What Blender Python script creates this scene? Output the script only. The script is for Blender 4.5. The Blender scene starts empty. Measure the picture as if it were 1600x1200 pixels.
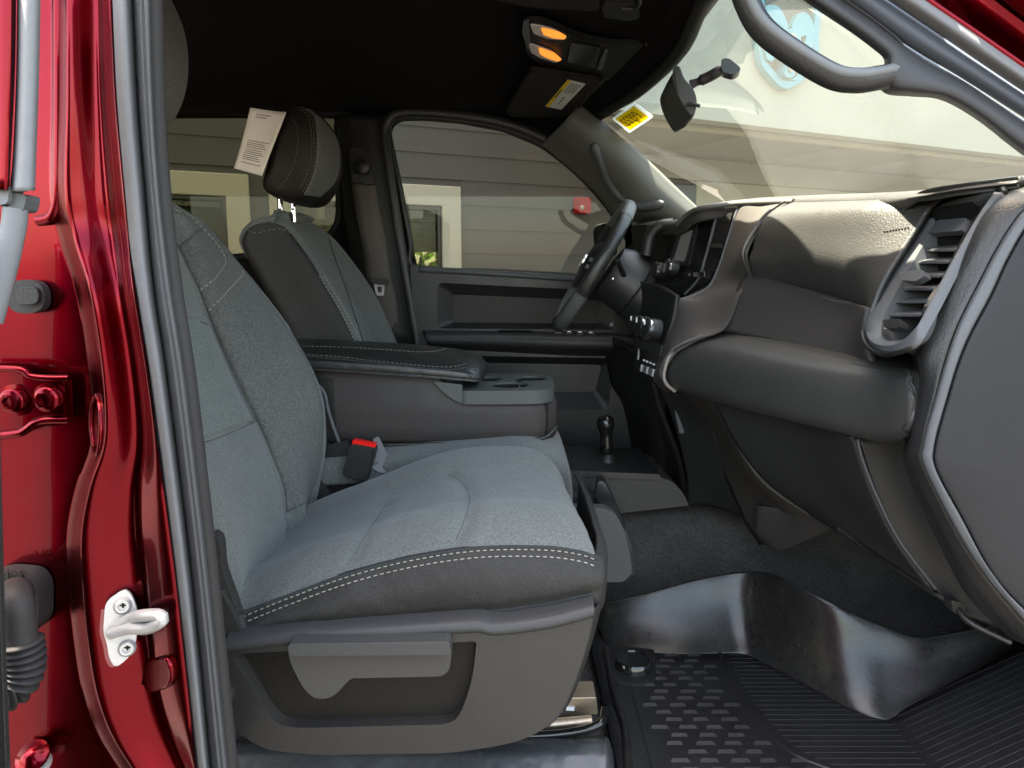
import bpy, bmesh, math, random
from mathutils import Vector as V, Matrix
from mathutils.geometry import tessellate_polygon
from mathutils.bvhtree import BVHTree
random.seed(7)
S = bpy.context.scene
# ------------------------------------------------------------------ camera, sky, sun, exposure
CZ = 0.80; PITCH = math.radians(8.79); F = 1100.0
cd = bpy.data.cameras.new('camera'); cam = bpy.data.objects.new('camera', cd)
S.collection.objects.link(cam); S.camera = cam
cam.location = (0, 0, CZ); cam.rotation_euler = (math.pi/2-PITCH, 0, 0)
cd.sensor_width = 36; cd.lens = 36*F/1600; cd.clip_start = .02; cd.clip_end = 500
SUN = V((-.275, .02, .96)).normalized()
w = bpy.data.worlds.new('World'); S.world = w; w.use_nodes = True
nt = w.node_tree; sky = nt.nodes.new('ShaderNodeTexSky'); sky.sky_type = 'NISHITA'; sky.sun_disc = False
sky.sun_elevation = math.asin(SUN.z); sky.sun_rotation = math.atan2(SUN.x, SUN.y)
sky.air_density = 1.0; sky.dust_density = 2.5; sky.ozone_density = 1.0
tint = nt.nodes.new('ShaderNodeMix'); tint.data_type = 'RGBA'; tint.blend_type = 'MULTIPLY'; tint.inputs[0].default_value = 1; tint.inputs[7].default_value = (1.13, .985, .78, 1)
bg = nt.nodes['Background']; nt.links.new(sky.outputs[0], tint.inputs[6]); nt.links.new(tint.outputs[2], bg.inputs[0]); bg.inputs[1].default_value = .15
sl = bpy.data.lights.new('sun', 'SUN'); sl.energy = 5.0; sl.angle = math.radians(.5); sl.color = (1, .92, .76)
so = bpy.data.objects.new('sun', sl); S.collection.objects.link(so)
so.rotation_euler = (-SUN).to_track_quat('-Z', 'Y').to_euler()
S.view_settings.view_transform = 'Standard'; S.view_settings.look = 'None'
S.view_settings.exposure = 3.48; S.view_settings.gamma = 1; S.view_settings.use_curve_mapping = False
S.cycles.max_bounces = 10; S.cycles.transparent_max_bounces = 24; S.cycles.diffuse_bounces = 6
S.cycles.caustics_reflective = False; S.cycles.caustics_refractive = False; S.cycles.sample_clamp_indirect = 6
S.cycles.use_denoising = True

# ------------------------------------------------------------------ measuring: a pixel of the survey photo to a point in the cab
Cc = V((0, 0, CZ)); CPI, SPI = math.cos(PITCH), math.sin(PITCH)
def ray(px, py):
    a, b = (px-800)/F, (600-py)/F
    return V((a, CPI+b*SPI, -SPI+b*CPI))
def U(px, py, Y): d = ray(px, py); return Cc+d*(Y/d.y)
def UZ(px, py, z): d = ray(px, py); return Cc+d*((z-CZ)/d.z)
def UX(px, py, x): d = ray(px, py); return Cc+d*(x/d.x)
def UP(px, py, p, n): d = ray(px, py); return Cc+d*((p-Cc).dot(n)/d.dot(n))
def plane3(a, b, c): n = (b-a).cross(c-a).normalized(); return a, (n if n.dot(Cc-a) > 0 else -n)
def P(t): return t if isinstance(t, V) else U(*t)
def PS(l): return [P(t) for t in l]

# ------------------------------------------------------------------ curves and meshes
def cr(p0, p1, p2, p3, t):
    return .5*((2*p1)+(p2-p0)*t+(2*p0-5*p1+4*p2-p3)*t*t+(3*p1-p0-3*p2+p3)*t*t*t)
def spl(pts, n, closed=False):
    m = len(pts); out = []
    if m == 1: return [pts[0].copy() for _ in range(n)]
    segs = m if closed else m-1
    for i in range(n):
        u = i/(n if closed else n-1)*segs; k = min(int(u), segs-1); t = u-k
        if closed: a, b, c, d = pts[(k-1) % m], pts[k % m], pts[(k+1) % m], pts[(k+2) % m]
        else:
            b, c = pts[k], pts[k+1]
            a = pts[k-1] if k > 0 else b*2-c
            d = pts[k+2] if k+2 < m else c*2-b
        out.append(cr(a, b, c, d, t))
    return out
def even(pts, n, closed=False):
    d = spl(pts, max(200, 8*len(pts)), closed)
    if closed: d = d+[d[0]]
    L = [0]
    for a, b in zip(d, d[1:]): L.append(L[-1]+(b-a).length)
    out = []; k = 0; T = n if closed else n-1
    for i in range(n):
        s = L[-1]*i/T
        while k < len(L)-2 and L[k+1] < s: k += 1
        t = (s-L[k])/max(1e-9, L[k+1]-L[k]); out.append(d[k].lerp(d[k+1], t))
    return out
def rp(pts, r, n=5, closed=True):
    """round the corners of a polygon; r one number or one per corner"""
    out = []; m = len(pts)
    for i, p in enumerate(pts):
        q = r[i] if isinstance(r, (list, tuple)) else r
        if not closed and i in (0, m-1) or q <= 0: out.append(p.copy()); continue
        a, b = pts[i-1], pts[(i+1) % m]
        q1 = min(q, (a-p).length*.48); q2 = min(q, (b-p).length*.48)
        A = p+(a-p).normalized()*q1; B = p+(b-p).normalized()*q2
        for k in range(n+1):
            t = k/n; out.append(A*(1-t)**2+p*2*t*(1-t)+B*t*t)
    return out
class MB:
    def __init__(s): s.v = []; s.f = []
    def grid(s, rows, cu=False, cv=False, flip=False):
        o = len(s.v); R = len(rows); C = len(rows[0])
        for r in rows: s.v += [p.copy() for p in r]
        for i in range(R if cv else R-1):
            for j in range(C if cu else C-1):
                a = o+i*C+j; b = o+i*C+(j+1) % C; c = o+((i+1) % R)*C+(j+1) % C; d = o+((i+1) % R)*C+j
                s.f.append((a, d, c, b) if flip else (a, b, c, d))
        return s
    def loft(s, rings, caps=True):
        s.grid(rings, cu=True); C = len(rings[0])
        if caps:
            o = len(s.v)-len(rings)*C
            s.f.append(tuple(range(o+C-1, o-1, -1))); s.f.append(tuple(range(len(s.v)-C, len(s.v))))
        return s
    def tube(s, path, r, n=10, caps=True, sq=None):
        m = len(path); rr = r if isinstance(r, (list, tuple)) else [r]*m
        rings = []; up = None
        for i in range(m):
            t = (path[min(i+1, m-1)]-path[max(i-1, 0)]).normalized()
            if up is None: up = V((0, 0, 1)) if abs(t.z) < .9 else V((0, 1, 0))
            up = (up-t*up.dot(t)).normalized(); w_ = t.cross(up)
            e = sq or (1, 1)
            rings.append([path[i]+(up*math.cos(2*math.pi*k/n)*e[0]+w_*math.sin(2*math.pi*k/n)*e[1])*rr[i] for k in range(n)])
        return s.loft(rings, caps)
    def lathe(s, base, ax, prof, n=28, caps=True):
        ax = ax.normalized(); u = ax.cross(V((0, 0, 1)))
        if u.length < .1: u = ax.cross(V((1, 0, 0)))
        u.normalize(); w_ = ax.cross(u)
        return s.loft([[base+ax*h+(u*math.cos(2*math.pi*k/n)+w_*math.sin(2*math.pi*k/n))*max(r, 1e-4) for k in range(n)] for r, h in prof], caps)
    def plate(s, out, vec, holes=()):
        """polygon (with holes) given thickness vec"""
        loops = [list(out)]+[list(h) for h in holes]
        flat = [p for l in loops for p in l]; tri = tessellate_polygon(loops)
        o = len(s.v); N = len(flat)
        s.v += [p.copy() for p in flat]+[p+vec for p in flat]
        for a, b, c in tri: s.f.append((o+a, o+b, o+c)); s.f.append((o+N+c, o+N+b, o+N+a))
        k = 0
        for l in loops:
            m = len(l)
            for i in range(m):
                a = o+k+i; b = o+k+(i+1) % m; s.f.append((a, b, b+N, a+N))
            k += m
        return s
    def box(s, c, sz, M=None):
        o = len(s.v); M = M or Matrix.Identity(3)
        for x in (-1, 1):
            for y in (-1, 1):
                for z in (-1, 1): s.v.append(V(c)+M @ V((x*sz[0]/2, y*sz[1]/2, z*sz[2]/2)))
        for q in ((0, 1, 3, 2), (4, 6, 7, 5), (0, 4, 5, 1), (2, 3, 7, 6), (0, 2, 6, 4), (1, 5, 7, 3)): s.f.append(tuple(o+i for i in q))
        return s
    def quad(s, pts):
        o = len(s.v); s.v += [p.copy() for p in pts]; s.f.append(tuple(range(o, o+len(pts)))); return s
    def build(s, name, mt, parent=None, bevel=0, seg=3, solid=0, off=-1, ang=50, sub=0, label=None, kind=None, flat=False):
        off_ = wloc(parent)
        me = bpy.data.meshes.new(name); me.from_pydata([tuple(p-off_) for p in s.v], [], s.f); me.update()
        bm = bmesh.new(); bm.from_mesh(me)
        bmesh.ops.remove_doubles(bm, verts=bm.verts, dist=1e-6)
        bmesh.ops.recalc_face_normals(bm, faces=bm.faces); 
        bm.to_mesh(me); bm.free()
        me.materials.append(mt)
        o = bpy.data.objects.new(name, me); S.collection.objects.link(o)
        if parent: o.parent = parent
        if not flat:
            me.shade_smooth(); me.set_sharp_from_angle(angle=math.radians(ang))
        if solid:
            m = o.modifiers.new('solid', 'SOLIDIFY'); m.thickness = abs(solid); m.offset = off
        if bevel:
            m = o.modifiers.new('bevel', 'BEVEL'); m.width = bevel; m.segments = seg; m.limit_method = 'ANGLE'; m.angle_limit = math.radians(35); m.use_clamp_overlap = True
            me.shade_smooth()
            m = o.modifiers.new('wn', 'WEIGHTED_NORMAL'); m.keep_sharp = False
        if sub:
            m = o.modifiers.new('sub', 'SUBSURF'); m.levels = sub; m.render_levels = sub
        if label: o['label'] = label
        if kind: o['kind'] = kind
        return o
def wloc(o):
    l = V((0, 0, 0))
    while o: l = l+o.location; o = o.parent
    return l
def thing(name, label, cat, loc=(0, 0, 0), group=None):
    o = bpy.data.objects.new(name, None); S.collection.objects.link(o); o.location = loc; o.empty_display_size = .1
    return tag(o, label, cat, group)
def tag(o, label, cat, group=None):
    o['label'] = label; o['category'] = cat
    if group: o['group'] = group
    return o
def gs(ctrl, nu=24, nv=24, ev=False):
    """smooth surface through a grid of control points"""
    rows = [(even if ev else spl)(PS(r), nu) for r in ctrl]
    cols = [spl([r[j] for r in rows], nv) for j in range(nu)]
    return [[cols[j][i] for j in range(nu)] for i in range(nv)]
def rect(c, ux, uy, w_, h, r=0, n=5):
    p = [c-ux*w_/2-uy*h/2, c+ux*w_/2-uy*h/2, c+ux*w_/2+uy*h/2, c-ux*w_/2+uy*h/2]
    return rp(p, r, n) if r else p
def bvh_of(*objs):
    vs = []; fs = []
    for o in objs:
        l = wloc(o); k = len(vs)
        vs += [v.co+l for v in o.data.vertices]; fs += [tuple(i+k for i in p.vertices) for p in o.data.polygons]
    return BVHTree.FromPolygons(vs, fs)
def on(bvh, pts, lift=.001):
    out = []
    for p in pts:
        d = ray(*p[:2]).normalized(); h, n, i, t = bvh.ray_cast(Cc, d)
        if h is None: continue
        if n.dot(d) > 0: n = -n
        out.append(h+n*lift)
    return out
def pspl(pts, n):
    return [(p.x, p.y) for p in spl([V((a, b, 0)) for a, b in pts], n)]
def dent(o, pts, depth, sig):
    """pull the cloth down along a sewn line"""
    l = wloc(o); pts = even(pts, 60); me = o.data; nv = [v.normal.copy() for v in me.vertices]
    for v, n in zip(me.vertices, nv):
        d = min((v.co+l-p).length_squared for p in pts)
        if d < 9*sig*sig: v.co -= n*depth*math.exp(-d/(2*sig*sig))
    me.update()
def ripple(o, amp, sc):
    from mathutils import noise
    me = o.data; nv = [v.normal.copy() for v in me.vertices]
    for v, n in zip(me.vertices, nv): v.co += n*amp*(noise.noise(v.co*sc)+.5*noise.noise(v.co*sc*2.3))
    me.update()
def stitch(mb, path, L=.006, gap=.0035, r=.0009, h=0):
    d = even(path, max(4, int(sum((a-b).length for a, b in zip(path, path[1:]))/(L+gap))*4))
    for i in range(0, len(d)-3, 4): mb.tube([d[i], d[i+1]+V((0, -h, h)), d[i+2].lerp(d[i+3], .2)], r, 5)
    return mb

# ------------------------------------------------------------------ materials (all procedural)
def mat(name, col, rough=.5, metal=0, bump=None, var=0, varscale=6, coat=0, spec=.22, fleck=None, rv=0, emit=None, sheen=0, weave=None):
    m = bpy.data.materials.new(name); m.use_nodes = True; n = m.node_tree; b = n.nodes['Principled BSDF']; L = n.links.new
    b.inputs['Base Color'].default_value = (*col, 1); b.inputs['Roughness'].default_value = rough; b.inputs['Metallic'].default_value = metal
    b.inputs['Coat Weight'].default_value = coat; b.inputs['Coat Roughness'].default_value = .03; b.inputs['Specular IOR Level'].default_value = spec
    if sheen: b.inputs['Sheen Weight'].default_value = sheen; b.inputs['Sheen Roughness'].default_value = .5
    if emit: b.inputs['Emission Color'].default_value = (*emit[0], 1); b.inputs['Emission Strength'].default_value = emit[1]
    tc = n.nodes.new('ShaderNodeTexCoord'); src = tc.outputs['Object']
    last = None
    def noise(sc, det=3, ro=.55):
        t = n.nodes.new('ShaderNodeTexNoise'); t.inputs['Scale'].default_value = sc; t.inputs['Detail'].default_value = det; t.inputs['Roughness'].default_value = ro
        L(src, t.inputs['Vector']); return t.outputs['Fac']
    def mixcol(fac, base_in, lo, hi):
        r = n.nodes.new('ShaderNodeMapRange'); r.inputs[1].default_value = .3; r.inputs[2].default_value = .7; r.inputs[3].default_value = lo; r.inputs[4].default_value = hi
        L(fac, r.inputs[0]); x = n.nodes.new('ShaderNodeMix'); x.data_type = 'RGBA'; x.blend_type = 'MULTIPLY'; x.inputs[0].default_value = 1
        c = n.nodes.new('ShaderNodeCombineColor')
        for i in range(3): L(r.outputs[0], c.inputs[i])
        if base_in is None: x.inputs[6].default_value = (*col, 1)
        else: L(base_in, x.inputs[6])
        L(c.outputs[0], x.inputs[7]); return x.outputs[2]
    if var: last = mixcol(noise(varscale, 4), last, 1-var, 1+var)
    if fleck: last = mixcol(noise(fleck[0], 2, .8), last, 1-fleck[1], 1+fleck[1])
    if weave:
        wv = n.nodes.new('ShaderNodeTexWave'); wv.inputs['Scale'].default_value = weave[0]; wv.bands_direction = weave[2] if len(weave) > 2 else 'Z'
        wv.inputs['Distortion'].default_value = 3; wv.inputs['Detail Scale'].default_value = 5; L(src, wv.inputs['Vector'])
        last = mixcol(wv.outputs['Fac'], last, 1-weave[1], 1+weave[1])
    if last: L(last, b.inputs['Base Color'])
    if rv:
        r = n.nodes.new('ShaderNodeMapRange'); r.inputs[1].default_value = .3; r.inputs[2].default_value = .7; r.inputs[3].default_value = max(.02, rough-rv); r.inputs[4].default_value = rough+rv
        L(noise(varscale*2.3, 5, .65), r.inputs[0]); L(r.outputs[0], b.inputs['Roughness'])
    if bump:
        prev = None
        for sc, st in (bump if isinstance(bump, list) else [bump]):
            bp = n.nodes.new('ShaderNodeBump'); bp.inputs['Strength'].default_value = st; bp.inputs['Distance'].default_value = .6/sc
            L(noise(sc, 2, .6), bp.inputs['Height'])
            if prev: L(prev, bp.inputs['Normal'])
            prev = bp.outputs[0]
        L(prev, b.inputs['Normal'])
    return m
def glass(name, tint, haze=0, refl=1.0):
    m = bpy.data.materials.new(name); m.use_nodes = True; n = m.node_tree; L = n.links.new
    n.nodes.remove(n.nodes['Principled BSDF']); out = n.nodes['Material Output']
    t = n.nodes.new('ShaderNodeBsdfTransparent'); t.inputs[0].default_value = (*tint, 1)
    g = n.nodes.new('ShaderNodeBsdfGlossy'); g.inputs['Roughness'].default_value = .01
    f = n.nodes.new('ShaderNodeFresnel'); f.inputs[0].default_value = 1.45
    mm = n.nodes.new('ShaderNodeMath'); mm.operation = 'MULTIPLY'; mm.inputs[1].default_value = refl; L(f.outputs[0], mm.inputs[0])
    x = n.nodes.new('ShaderNodeMixShader'); L(mm.outputs[0], x.inputs[0]); L(t.outputs[0], x.inputs[1]); L(g.outputs[0], x.inputs[2]); last = x.outputs[0]
    if haze:
        d = n.nodes.new('ShaderNodeBsdfTranslucent'); d.inputs[0].default_value = (.9, .9, .72, 1)  # pale translucent veil, imitates dust and reflected dash light together
        y = n.nodes.new('ShaderNodeMixShader'); y.inputs[0].default_value = haze; L(last, y.inputs[1]); L(d.outputs[0], y.inputs[2]); last = y.outputs[0]
    L(last, out.inputs[0]); return m
def thin(name, col):
    m = bpy.data.materials.new(name); m.use_nodes = True; n = m.node_tree; L = n.links.new
    b = n.nodes['Principled BSDF']; b.inputs['Base Color'].default_value = (*col, 1); b.inputs['Roughness'].default_value = .5
    t = n.nodes.new('ShaderNodeBsdfTranslucent'); t.inputs[0].default_value = (*col, 1)
    x = n.nodes.new('ShaderNodeMixShader'); x.inputs[0].default_value = .6; L(b.outputs[0], x.inputs[1]); L(t.outputs[0], x.inputs[2]); L(x.outputs[0], n.nodes['Material Output'].inputs[0]); return m
M = {}
M['fabric'] = mat('grey_fabric', (.112, .116, .108), .92, bump=[(300, .6), (800, .4)], var=.07, varscale=5, fleck=(300, .34), sheen=.15)
M['fabric_rib'] = mat('grey_ribbed_fabric', (.113, .122, .114), .92, bump=[(300, .5)], var=.05, varscale=5, fleck=(300, .3), weave=(60, .16, 'DIAGONAL'), sheen=.15)
M['fabric_dark'] = mat('charcoal_fabric', (.097, .097, .091), .92, bump=[(300, .6), (800, .3)], var=.07, fleck=(300, .42), sheen=.1)
M['trim_dark'] = mat('dark_upholstery', (.027, .025, .0235), .6, bump=[(300, .35), (25, .12)], var=.1, varscale=9, fleck=(300, .25))
M['leather'] = mat('black_leather', (.02, .02, .019), .36, spec=.5, bump=[(240, .28), (30, .1)], var=.1, varscale=12, rv=.05)
M['plastic'] = mat('black_plastic', (.0155, .0155, .0155), .42, spec=.45, bump=[(420, .3)], var=.1, varscale=10, rv=.06)
M['grain'] = mat('grained_plastic', (.0185, .0185, .0185), .41, spec=.5, bump=[(330, .35), (700, .2)], var=.08, varscale=8, rv=.06)
M['pad'] = mat('padded_dash_skin', (.037, .036, .034), .41, spec=.5, bump=[(330, .55), (900, .3)], var=.08, varscale=8, rv=.05)
M['shell'] = mat('seat_shell_plastic', (.025, .0235, .022), .42, spec=.48, bump=[(330, .35)], var=.07, varscale=7, rv=.05)
M['taupe'] = mat('satin_taupe_trim', (.085, .078, .074), .38, spec=.4, metal=.25, bump=[(800, .06)], var=.05)
M['lightgrey'] = mat('smooth_grey_trim', (.085, .088, .094), .38, bump=[(500, .1)], var=.05)
M['tray'] = mat('grey_green_plastic', (.078, .082, .077), .42, bump=[(500, .15)], var=.06, rv=.05)
M['gloss'] = mat('gloss_black', (.008, .008, .008), .12, spec=.5)
M['black'] = mat('flat_black', (.006, .006, .006), .7)
M['rubber'] = mat('black_rubber', (.012, .012, .013), .4, spec=.35, bump=[(300, .2), (30, .1)], var=.15, rv=.08)
M['matwall'] = mat('glossy_mat_rubber', (.013, .0125, .012), .29, bump=[(140, .035), (50, .018)], fleck=(90, .4), var=.15, varscale=14, rv=.03, spec=.42)
M['carpet'] = mat('dark_carpet', (.05, .047, .045), .98, bump=[(260, .8), (120, .4)], var=.15, varscale=20, fleck=(260, .5), spec=.1)
M['headliner'] = mat('black_headliner', (.006, .005, .005), .95, bump=[(500, .4)], fleck=(500, .3), spec=.15)
M['headtrim'] = mat('black_overhead_trim', (.016, .016, .015), .5, bump=[(400, .25)], var=.1)
M['chrome'] = mat('chrome', (.75, .75, .75), .12, metal=1)
M['zinc'] = mat('zinc_white_metal', (.5, .48, .47), .32, metal=.35, bump=[(90, .06)], var=.06)
M['stitch'] = mat('pale_thread', (.30, .285, .245), .8)
M['stitch2'] = mat('muted_thread', (.15, .14, .11), .8)
M['seam2'] = mat('grey_thread', (.07, .074, .07), .9)
M['seam'] = mat('dark_thread', (.03, .032, .032), .9)
M['strap'] = mat('seat_belt_webbing', (.16, .155, .16), .75, bump=[(700, .5)], weave=(150, .12, 'X'))
M['strapd'] = mat('dark_belt_webbing', (.10, .086, .078), .8, bump=[(700, .5)], weave=(150, .12, 'Z'))
M['red'] = mat('candy_red_paint', (.14, .0004, .0062), .26, metal=1, coat=.3, var=.05, varscale=3, bump=[(9, .012)], fleck=(900, .12))
M['redbtn'] = mat('red_plastic', (.75, .012, .01), .3)
M['alarm'] = mat('alarm_red_plastic', (.45, .002, .006), .5)
M['seal'] = mat('grey_rubber_seal', (.125, .125, .13), .62, bump=[(60, .08), (400, .12)], var=.06)
M['sealdark'] = mat('dark_rubber_seal', (.05, .05, .052), .45, bump=[(60, .08), (400, .12)], var=.08, rv=.06)
M['strip'] = mat('pale_weatherstrip', (.16, .163, .172), .55, bump=[(60, .08)], var=.05)
M['boot'] = mat('dull_black_rubber', (.035, .032, .032), .55, bump=[(200, .15)], var=.1)
M['paper'] = mat('white_paper', (.78, .72, .66), .8, bump=[(14, .25)])
M['sticker'] = thin('translucent_yellow_film', (.95, .78, .012))
M['film'] = thin('translucent_clear_film', (.85, .86, .80))
M['ink'] = mat('grey_ink', (.22, .2, .19), .8)
M['yellow'] = mat('yellow_label', (.85, .62, .01), .6)
M['ylw_dark'] = mat('dark_label_ink', (.22, .16, .02), .6)
M['white'] = mat('white_label', (.72, .72, .70), .6)
M['steel'] = mat('brushed_steel', (.5, .40, .30), .45, metal=1, bump=[(120, .1)], var=.15)
M['amber'] = mat('amber_lamp', (.12, .06, .02), .3, emit=((1, .27, .03), .13))
M['lens'] = mat('clear_lamp_lens', (.6, .55, .5), .25)
M['screen'] = mat('grey_screen', (.15, .15, .145), .12, coat=.5)
M['siding'] = mat('taupe_siding', (.122, .118, .11), .75, bump=[(40, .1)], var=.06, varscale=2)
M['white_frame'] = mat('cream_window_frame', (.55, .52, .42), .5, var=.03)
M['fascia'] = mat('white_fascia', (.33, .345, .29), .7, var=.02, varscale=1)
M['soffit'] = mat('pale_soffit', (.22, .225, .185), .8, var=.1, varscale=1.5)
M['trimcream'] = mat('cream_trim', (.34, .32, .25), .6)
M['added_blind'] = mat('added_blind_grey', (.30, .30, .27), .8)
M['ground'] = mat('pale_concrete', (.062, .059, .056), .85, bump=[(30, .3)], var=.12, varscale=2, fleck=(200, .15))
M['leaf'] = mat('leaf_green', (.22, .36, .03), .6, var=.3, varscale=8)
M['emblem'] = mat('pale_blue_emblem', (.08, .30, .38), .3, metal=.1)
M['emblemgrey'] = mat('grey_emblem_field', (.085, .1, .095), .5)
M['glass_side'] = glass('tinted_side_glass', (.54, .53, .49), refl=.45)
M['glass_rear'] = glass('dark_rear_glass', (.40, .38, .30), refl=.3)
M['glass_wind'] = glass('hazy_windshield_glass', (.93, .95, .90), haze=.010, refl=.5)  # cream veil mixed in for dust and the dash reflection
M['pane'] = glass('window_pane_glass', (.72, .76, .70))
# ================================================================== THE PLACE OUTSIDE
g = MB().grid([[V((x, y, -.75)) for x in (-60, -6, 6, 60)] for y in (-60, -8, 8, 60)]).build('ground', M['ground'], kind='structure')
wu = V((math.sin(math.radians(65)), math.cos(math.radians(65)), 0)); wn = V((wu.y, -wu.x, 0)); W0 = U(720, 400, 5.0)
def WP(px, py, off=0): return UP(px, py, W0+wn*off, wn)
def wc(p): return (p-W0).dot(wu)          # distance along the wall
def W(s, z, off=0): return V((W0.x, W0.y, 0))+wu*s+V((0, 0, z))+wn*off
bld = thing('building', 'taupe boarded building with cream window frames beyond the truck', 'building', W(0, -.75))
# window openings in wall coordinates
def hole(pxl, pxr, pyt, zb):
    a, b = WP(pxl, pyt[0]), WP(pxr, pyt[1]); return wc(a), wc(b), zb, (a.z+b.z)/2
wins = [hole(418, 718, (283, 286), .70), hole(40, 387, (262, 266), .70)]
H = [[W(a, zb), W(b, zb), W(b, zt), W(a, zt)] for a, b, zb, zt in wins]
s0, s1 = -7.5, 9.0
MB().plate([W(s0, -.75), W(s1, -.75), W(s1, 3.4), W(s0, 3.4)], -wn*.18, H).build('wall', M['siding'], bld)
# boards: lapped, each leaning out a little at its foot
mb = MB(); bh = .165; z = -.7
while z < 3.3:
    segs = [(s0, s1)]
    for a, b, zb, zt in wins:
        if z+bh > zb and z < zt:
            segs = [q for p in segs for q in ((p[0], min(p[1], a)), (max(p[0], b), p[1])) if q[1]-q[0] > .02]
    for a, b in segs:
        q = [W(a, z, .012), W(b, z, .012), W(b, z+bh, .006), W(a, z+bh, .006)]
        mb.quad(q); mb.quad([W(a, z, .002), W(b, z, .002), W(b, z, .012), W(a, z, .012)])
    z += bh
mb.build('siding_boards', M['siding'], bld)
for a, b, zb, zt in wins:
    fw = .135
    o = [W(a, zb, .03), W(b, zb, .03), W(b, zt, .03), W(a, zt, .03)]
    i = [W(a+fw, zb+fw, .03), W(b-fw, zb+fw, .03), W(b-fw, zt-fw, .03), W(a+fw, zt-fw, .03)]
    fr = MB().plate(o, -wn*.1, [i]).build('window', M['white_frame'], bld, bevel=.008)
    o2 = [p-wn*.03 for p in i]; k = .03
    i2 = [W(a+fw+k, zb+fw+k, 0), W(b-fw-k, zb+fw+k, 0), W(b-fw-k, zt-fw-k, 0), W(a+fw+k, zt-fw-k, 0)]
    MB().plate(o2, -wn*.05, [i2]).build('sash', M['gloss'], fr, bevel=.004)
    MB().plate([p-wn*.02 for p in i2], -wn*.006).build('pane', M['pane'], fr)
    zl = WP(665, 388).z
    bl = MB()
    n_ = 6; zt2 = zt-fw-.01
    for q in range(n_):
        z1 = zl+(zt2-zl)*q/n_; z2 = zl+(zt2-zl)*(q+1)/n_
        bl.quad([W(a+.1, z1, -.10), W(b-.1, z1, -.10), W(b-.1, z2, -.12), W(a+.1, z2, -.12)]); bl.quad([W(a+.1, z2, -.10), W(b-.1, z2, -.10), W(b-.1, z2, -.12), W(a+.1, z2, -.12)])
    bl.tube([W(a+.1, zl, -.11), W(b-.1, zl, -.11)], .022, 8)
    bl.build('added_blind', M['added_blind'], fr)  # added blind: hides the sky and imitates bands reflected in dark panes
# white strip of the sill notice in the hidden-left part of the near window
a, b = WP(418, 318), WP(508, 342)
MB().plate([WP(416, 316, -.02), WP(507, 318, -.02), WP(507, 343, -.02), WP(416, 338, -.02)], -wn*.012).build('roller_blind_cassette', M['white_frame'], bld)
# canopy band over the right of the frontage
fo = 1.2; pA = WP(1010, 178, fo); pB = WP(1600, 245, fo); zf = (pA.z+pB.z)/2
c0, c1 = wc(WP(935, 178, fo)), 9.0; cw = wc(WP(1000, 250))
cn = thing('entrance_canopy', 'broad cream white fascia band with soffit seen through the windshield', 'canopy', W(c0, zf))
MB().plate([W(c0, zf, fo), W(c1, zf, fo), W(c1, zf+1.9, fo), W(c0, zf+1.9, fo)], -wn*.10).build('fascia', M['fascia'], cn, bevel=.01)
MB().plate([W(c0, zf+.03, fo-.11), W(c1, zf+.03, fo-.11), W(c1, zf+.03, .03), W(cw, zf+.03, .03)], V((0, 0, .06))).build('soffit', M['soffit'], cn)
MB().tube([W(c0, zf+.0, fo-.20), W(c1, zf+.0, fo-.20)], .022, 8).build('trim_rail', M['trimcream'], cn)
for k in range(9):
    mb = MB()
    s_ = cw+.1+k*.95
    mb.plate([W(s_, zf-.015, fo-.22), W(s_+.03, zf-.015, fo-.22), W(s_+.03, zf-.015, .05), W(s_, zf-.015, .05)], V((0, 0, .02)))
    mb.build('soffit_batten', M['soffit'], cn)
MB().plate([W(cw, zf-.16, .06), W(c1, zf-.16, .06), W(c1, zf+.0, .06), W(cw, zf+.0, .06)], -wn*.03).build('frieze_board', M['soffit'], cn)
# dark doorway under the canopy, pale piers
dd = thing('doorway', 'dark shopfront opening under the cream canopy', 'doorway', W(cw+.2, -.75))
dk = mat('dark_shopfront_glass', (.05, .055, .05), .2)  # dark glass of the door leaf
a, b = wc(WP(1040, 285)), wc(WP(1082, 290))
MB().plate([W(a, -.75, .03), W(b, -.75, .03), W(b, zf-.2, .03), W(a, zf-.2, .03)], wn*.02).build('door_leaf', dk, dd, bevel=.004)
MB().plate([W(a-.05, -.75, .03), W(a-.002, -.75, .03), W(a-.002, zf-.17, .03), W(a-.05, zf-.17, .03)], wn*.03).build('door_jamb', M['trimcream'], dd)
pi = mat('pale_render', (.27, .27, .21), .8, var=.06)
MB().plate([W(b+.005, -.75, .03), W(9, -.75, .03), W(9, zf-.17, .03), W(b+.005, zf-.17, .03)], wn*.015).build('render_panel', pi, bld)
# shield emblem with a ram's head in relief
em = thing('shield_emblem', 'pale blue shield emblem with a horned ram head on the white fascia', 'emblem', WP(1222, 140, fo))
def EP(px, py, o=.0): return WP(px, py, fo+.004+o)
sh = [(1178, -22), (1225, -18), (1271, -8), (1270, 60), (1269, 95), (1256, 118), (1221, 142), (1192, 120), (1179, 96), (1176, 55), (1177, 10)]
shs = pspl(sh+[sh[0]], 60)
inn = [(1221+(x-1221)*.82, 60+(y-60)*.84) for x, y in shs]
MB().plate([EP(*p) for p in shs], wn*.05, [[EP(*p) for p in inn]]).build('shield_rim', M['emblem'], em, bevel=.008)
MB().plate([EP(*p) for p in inn], wn*.018).build('shield_field', M['emblemgrey'], em)
def blob(name, pts, h, m_=M['emblem']):
    q = pspl(pts+[pts[0]], 40); MB().plate([EP(x, y, .019) for x, y in q[:-1]], wn*h).build(name, m_, em, bevel=.01, seg=4)
blob('horn', [(1190, 12), (1206, 14), (1218, 32), (1222, 48), (1212, 58), (1200, 45), (1196, 62), (1202, 85), (1199, 98), (1190, 96), (1184, 70), (1183, 35)], .05)
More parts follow.
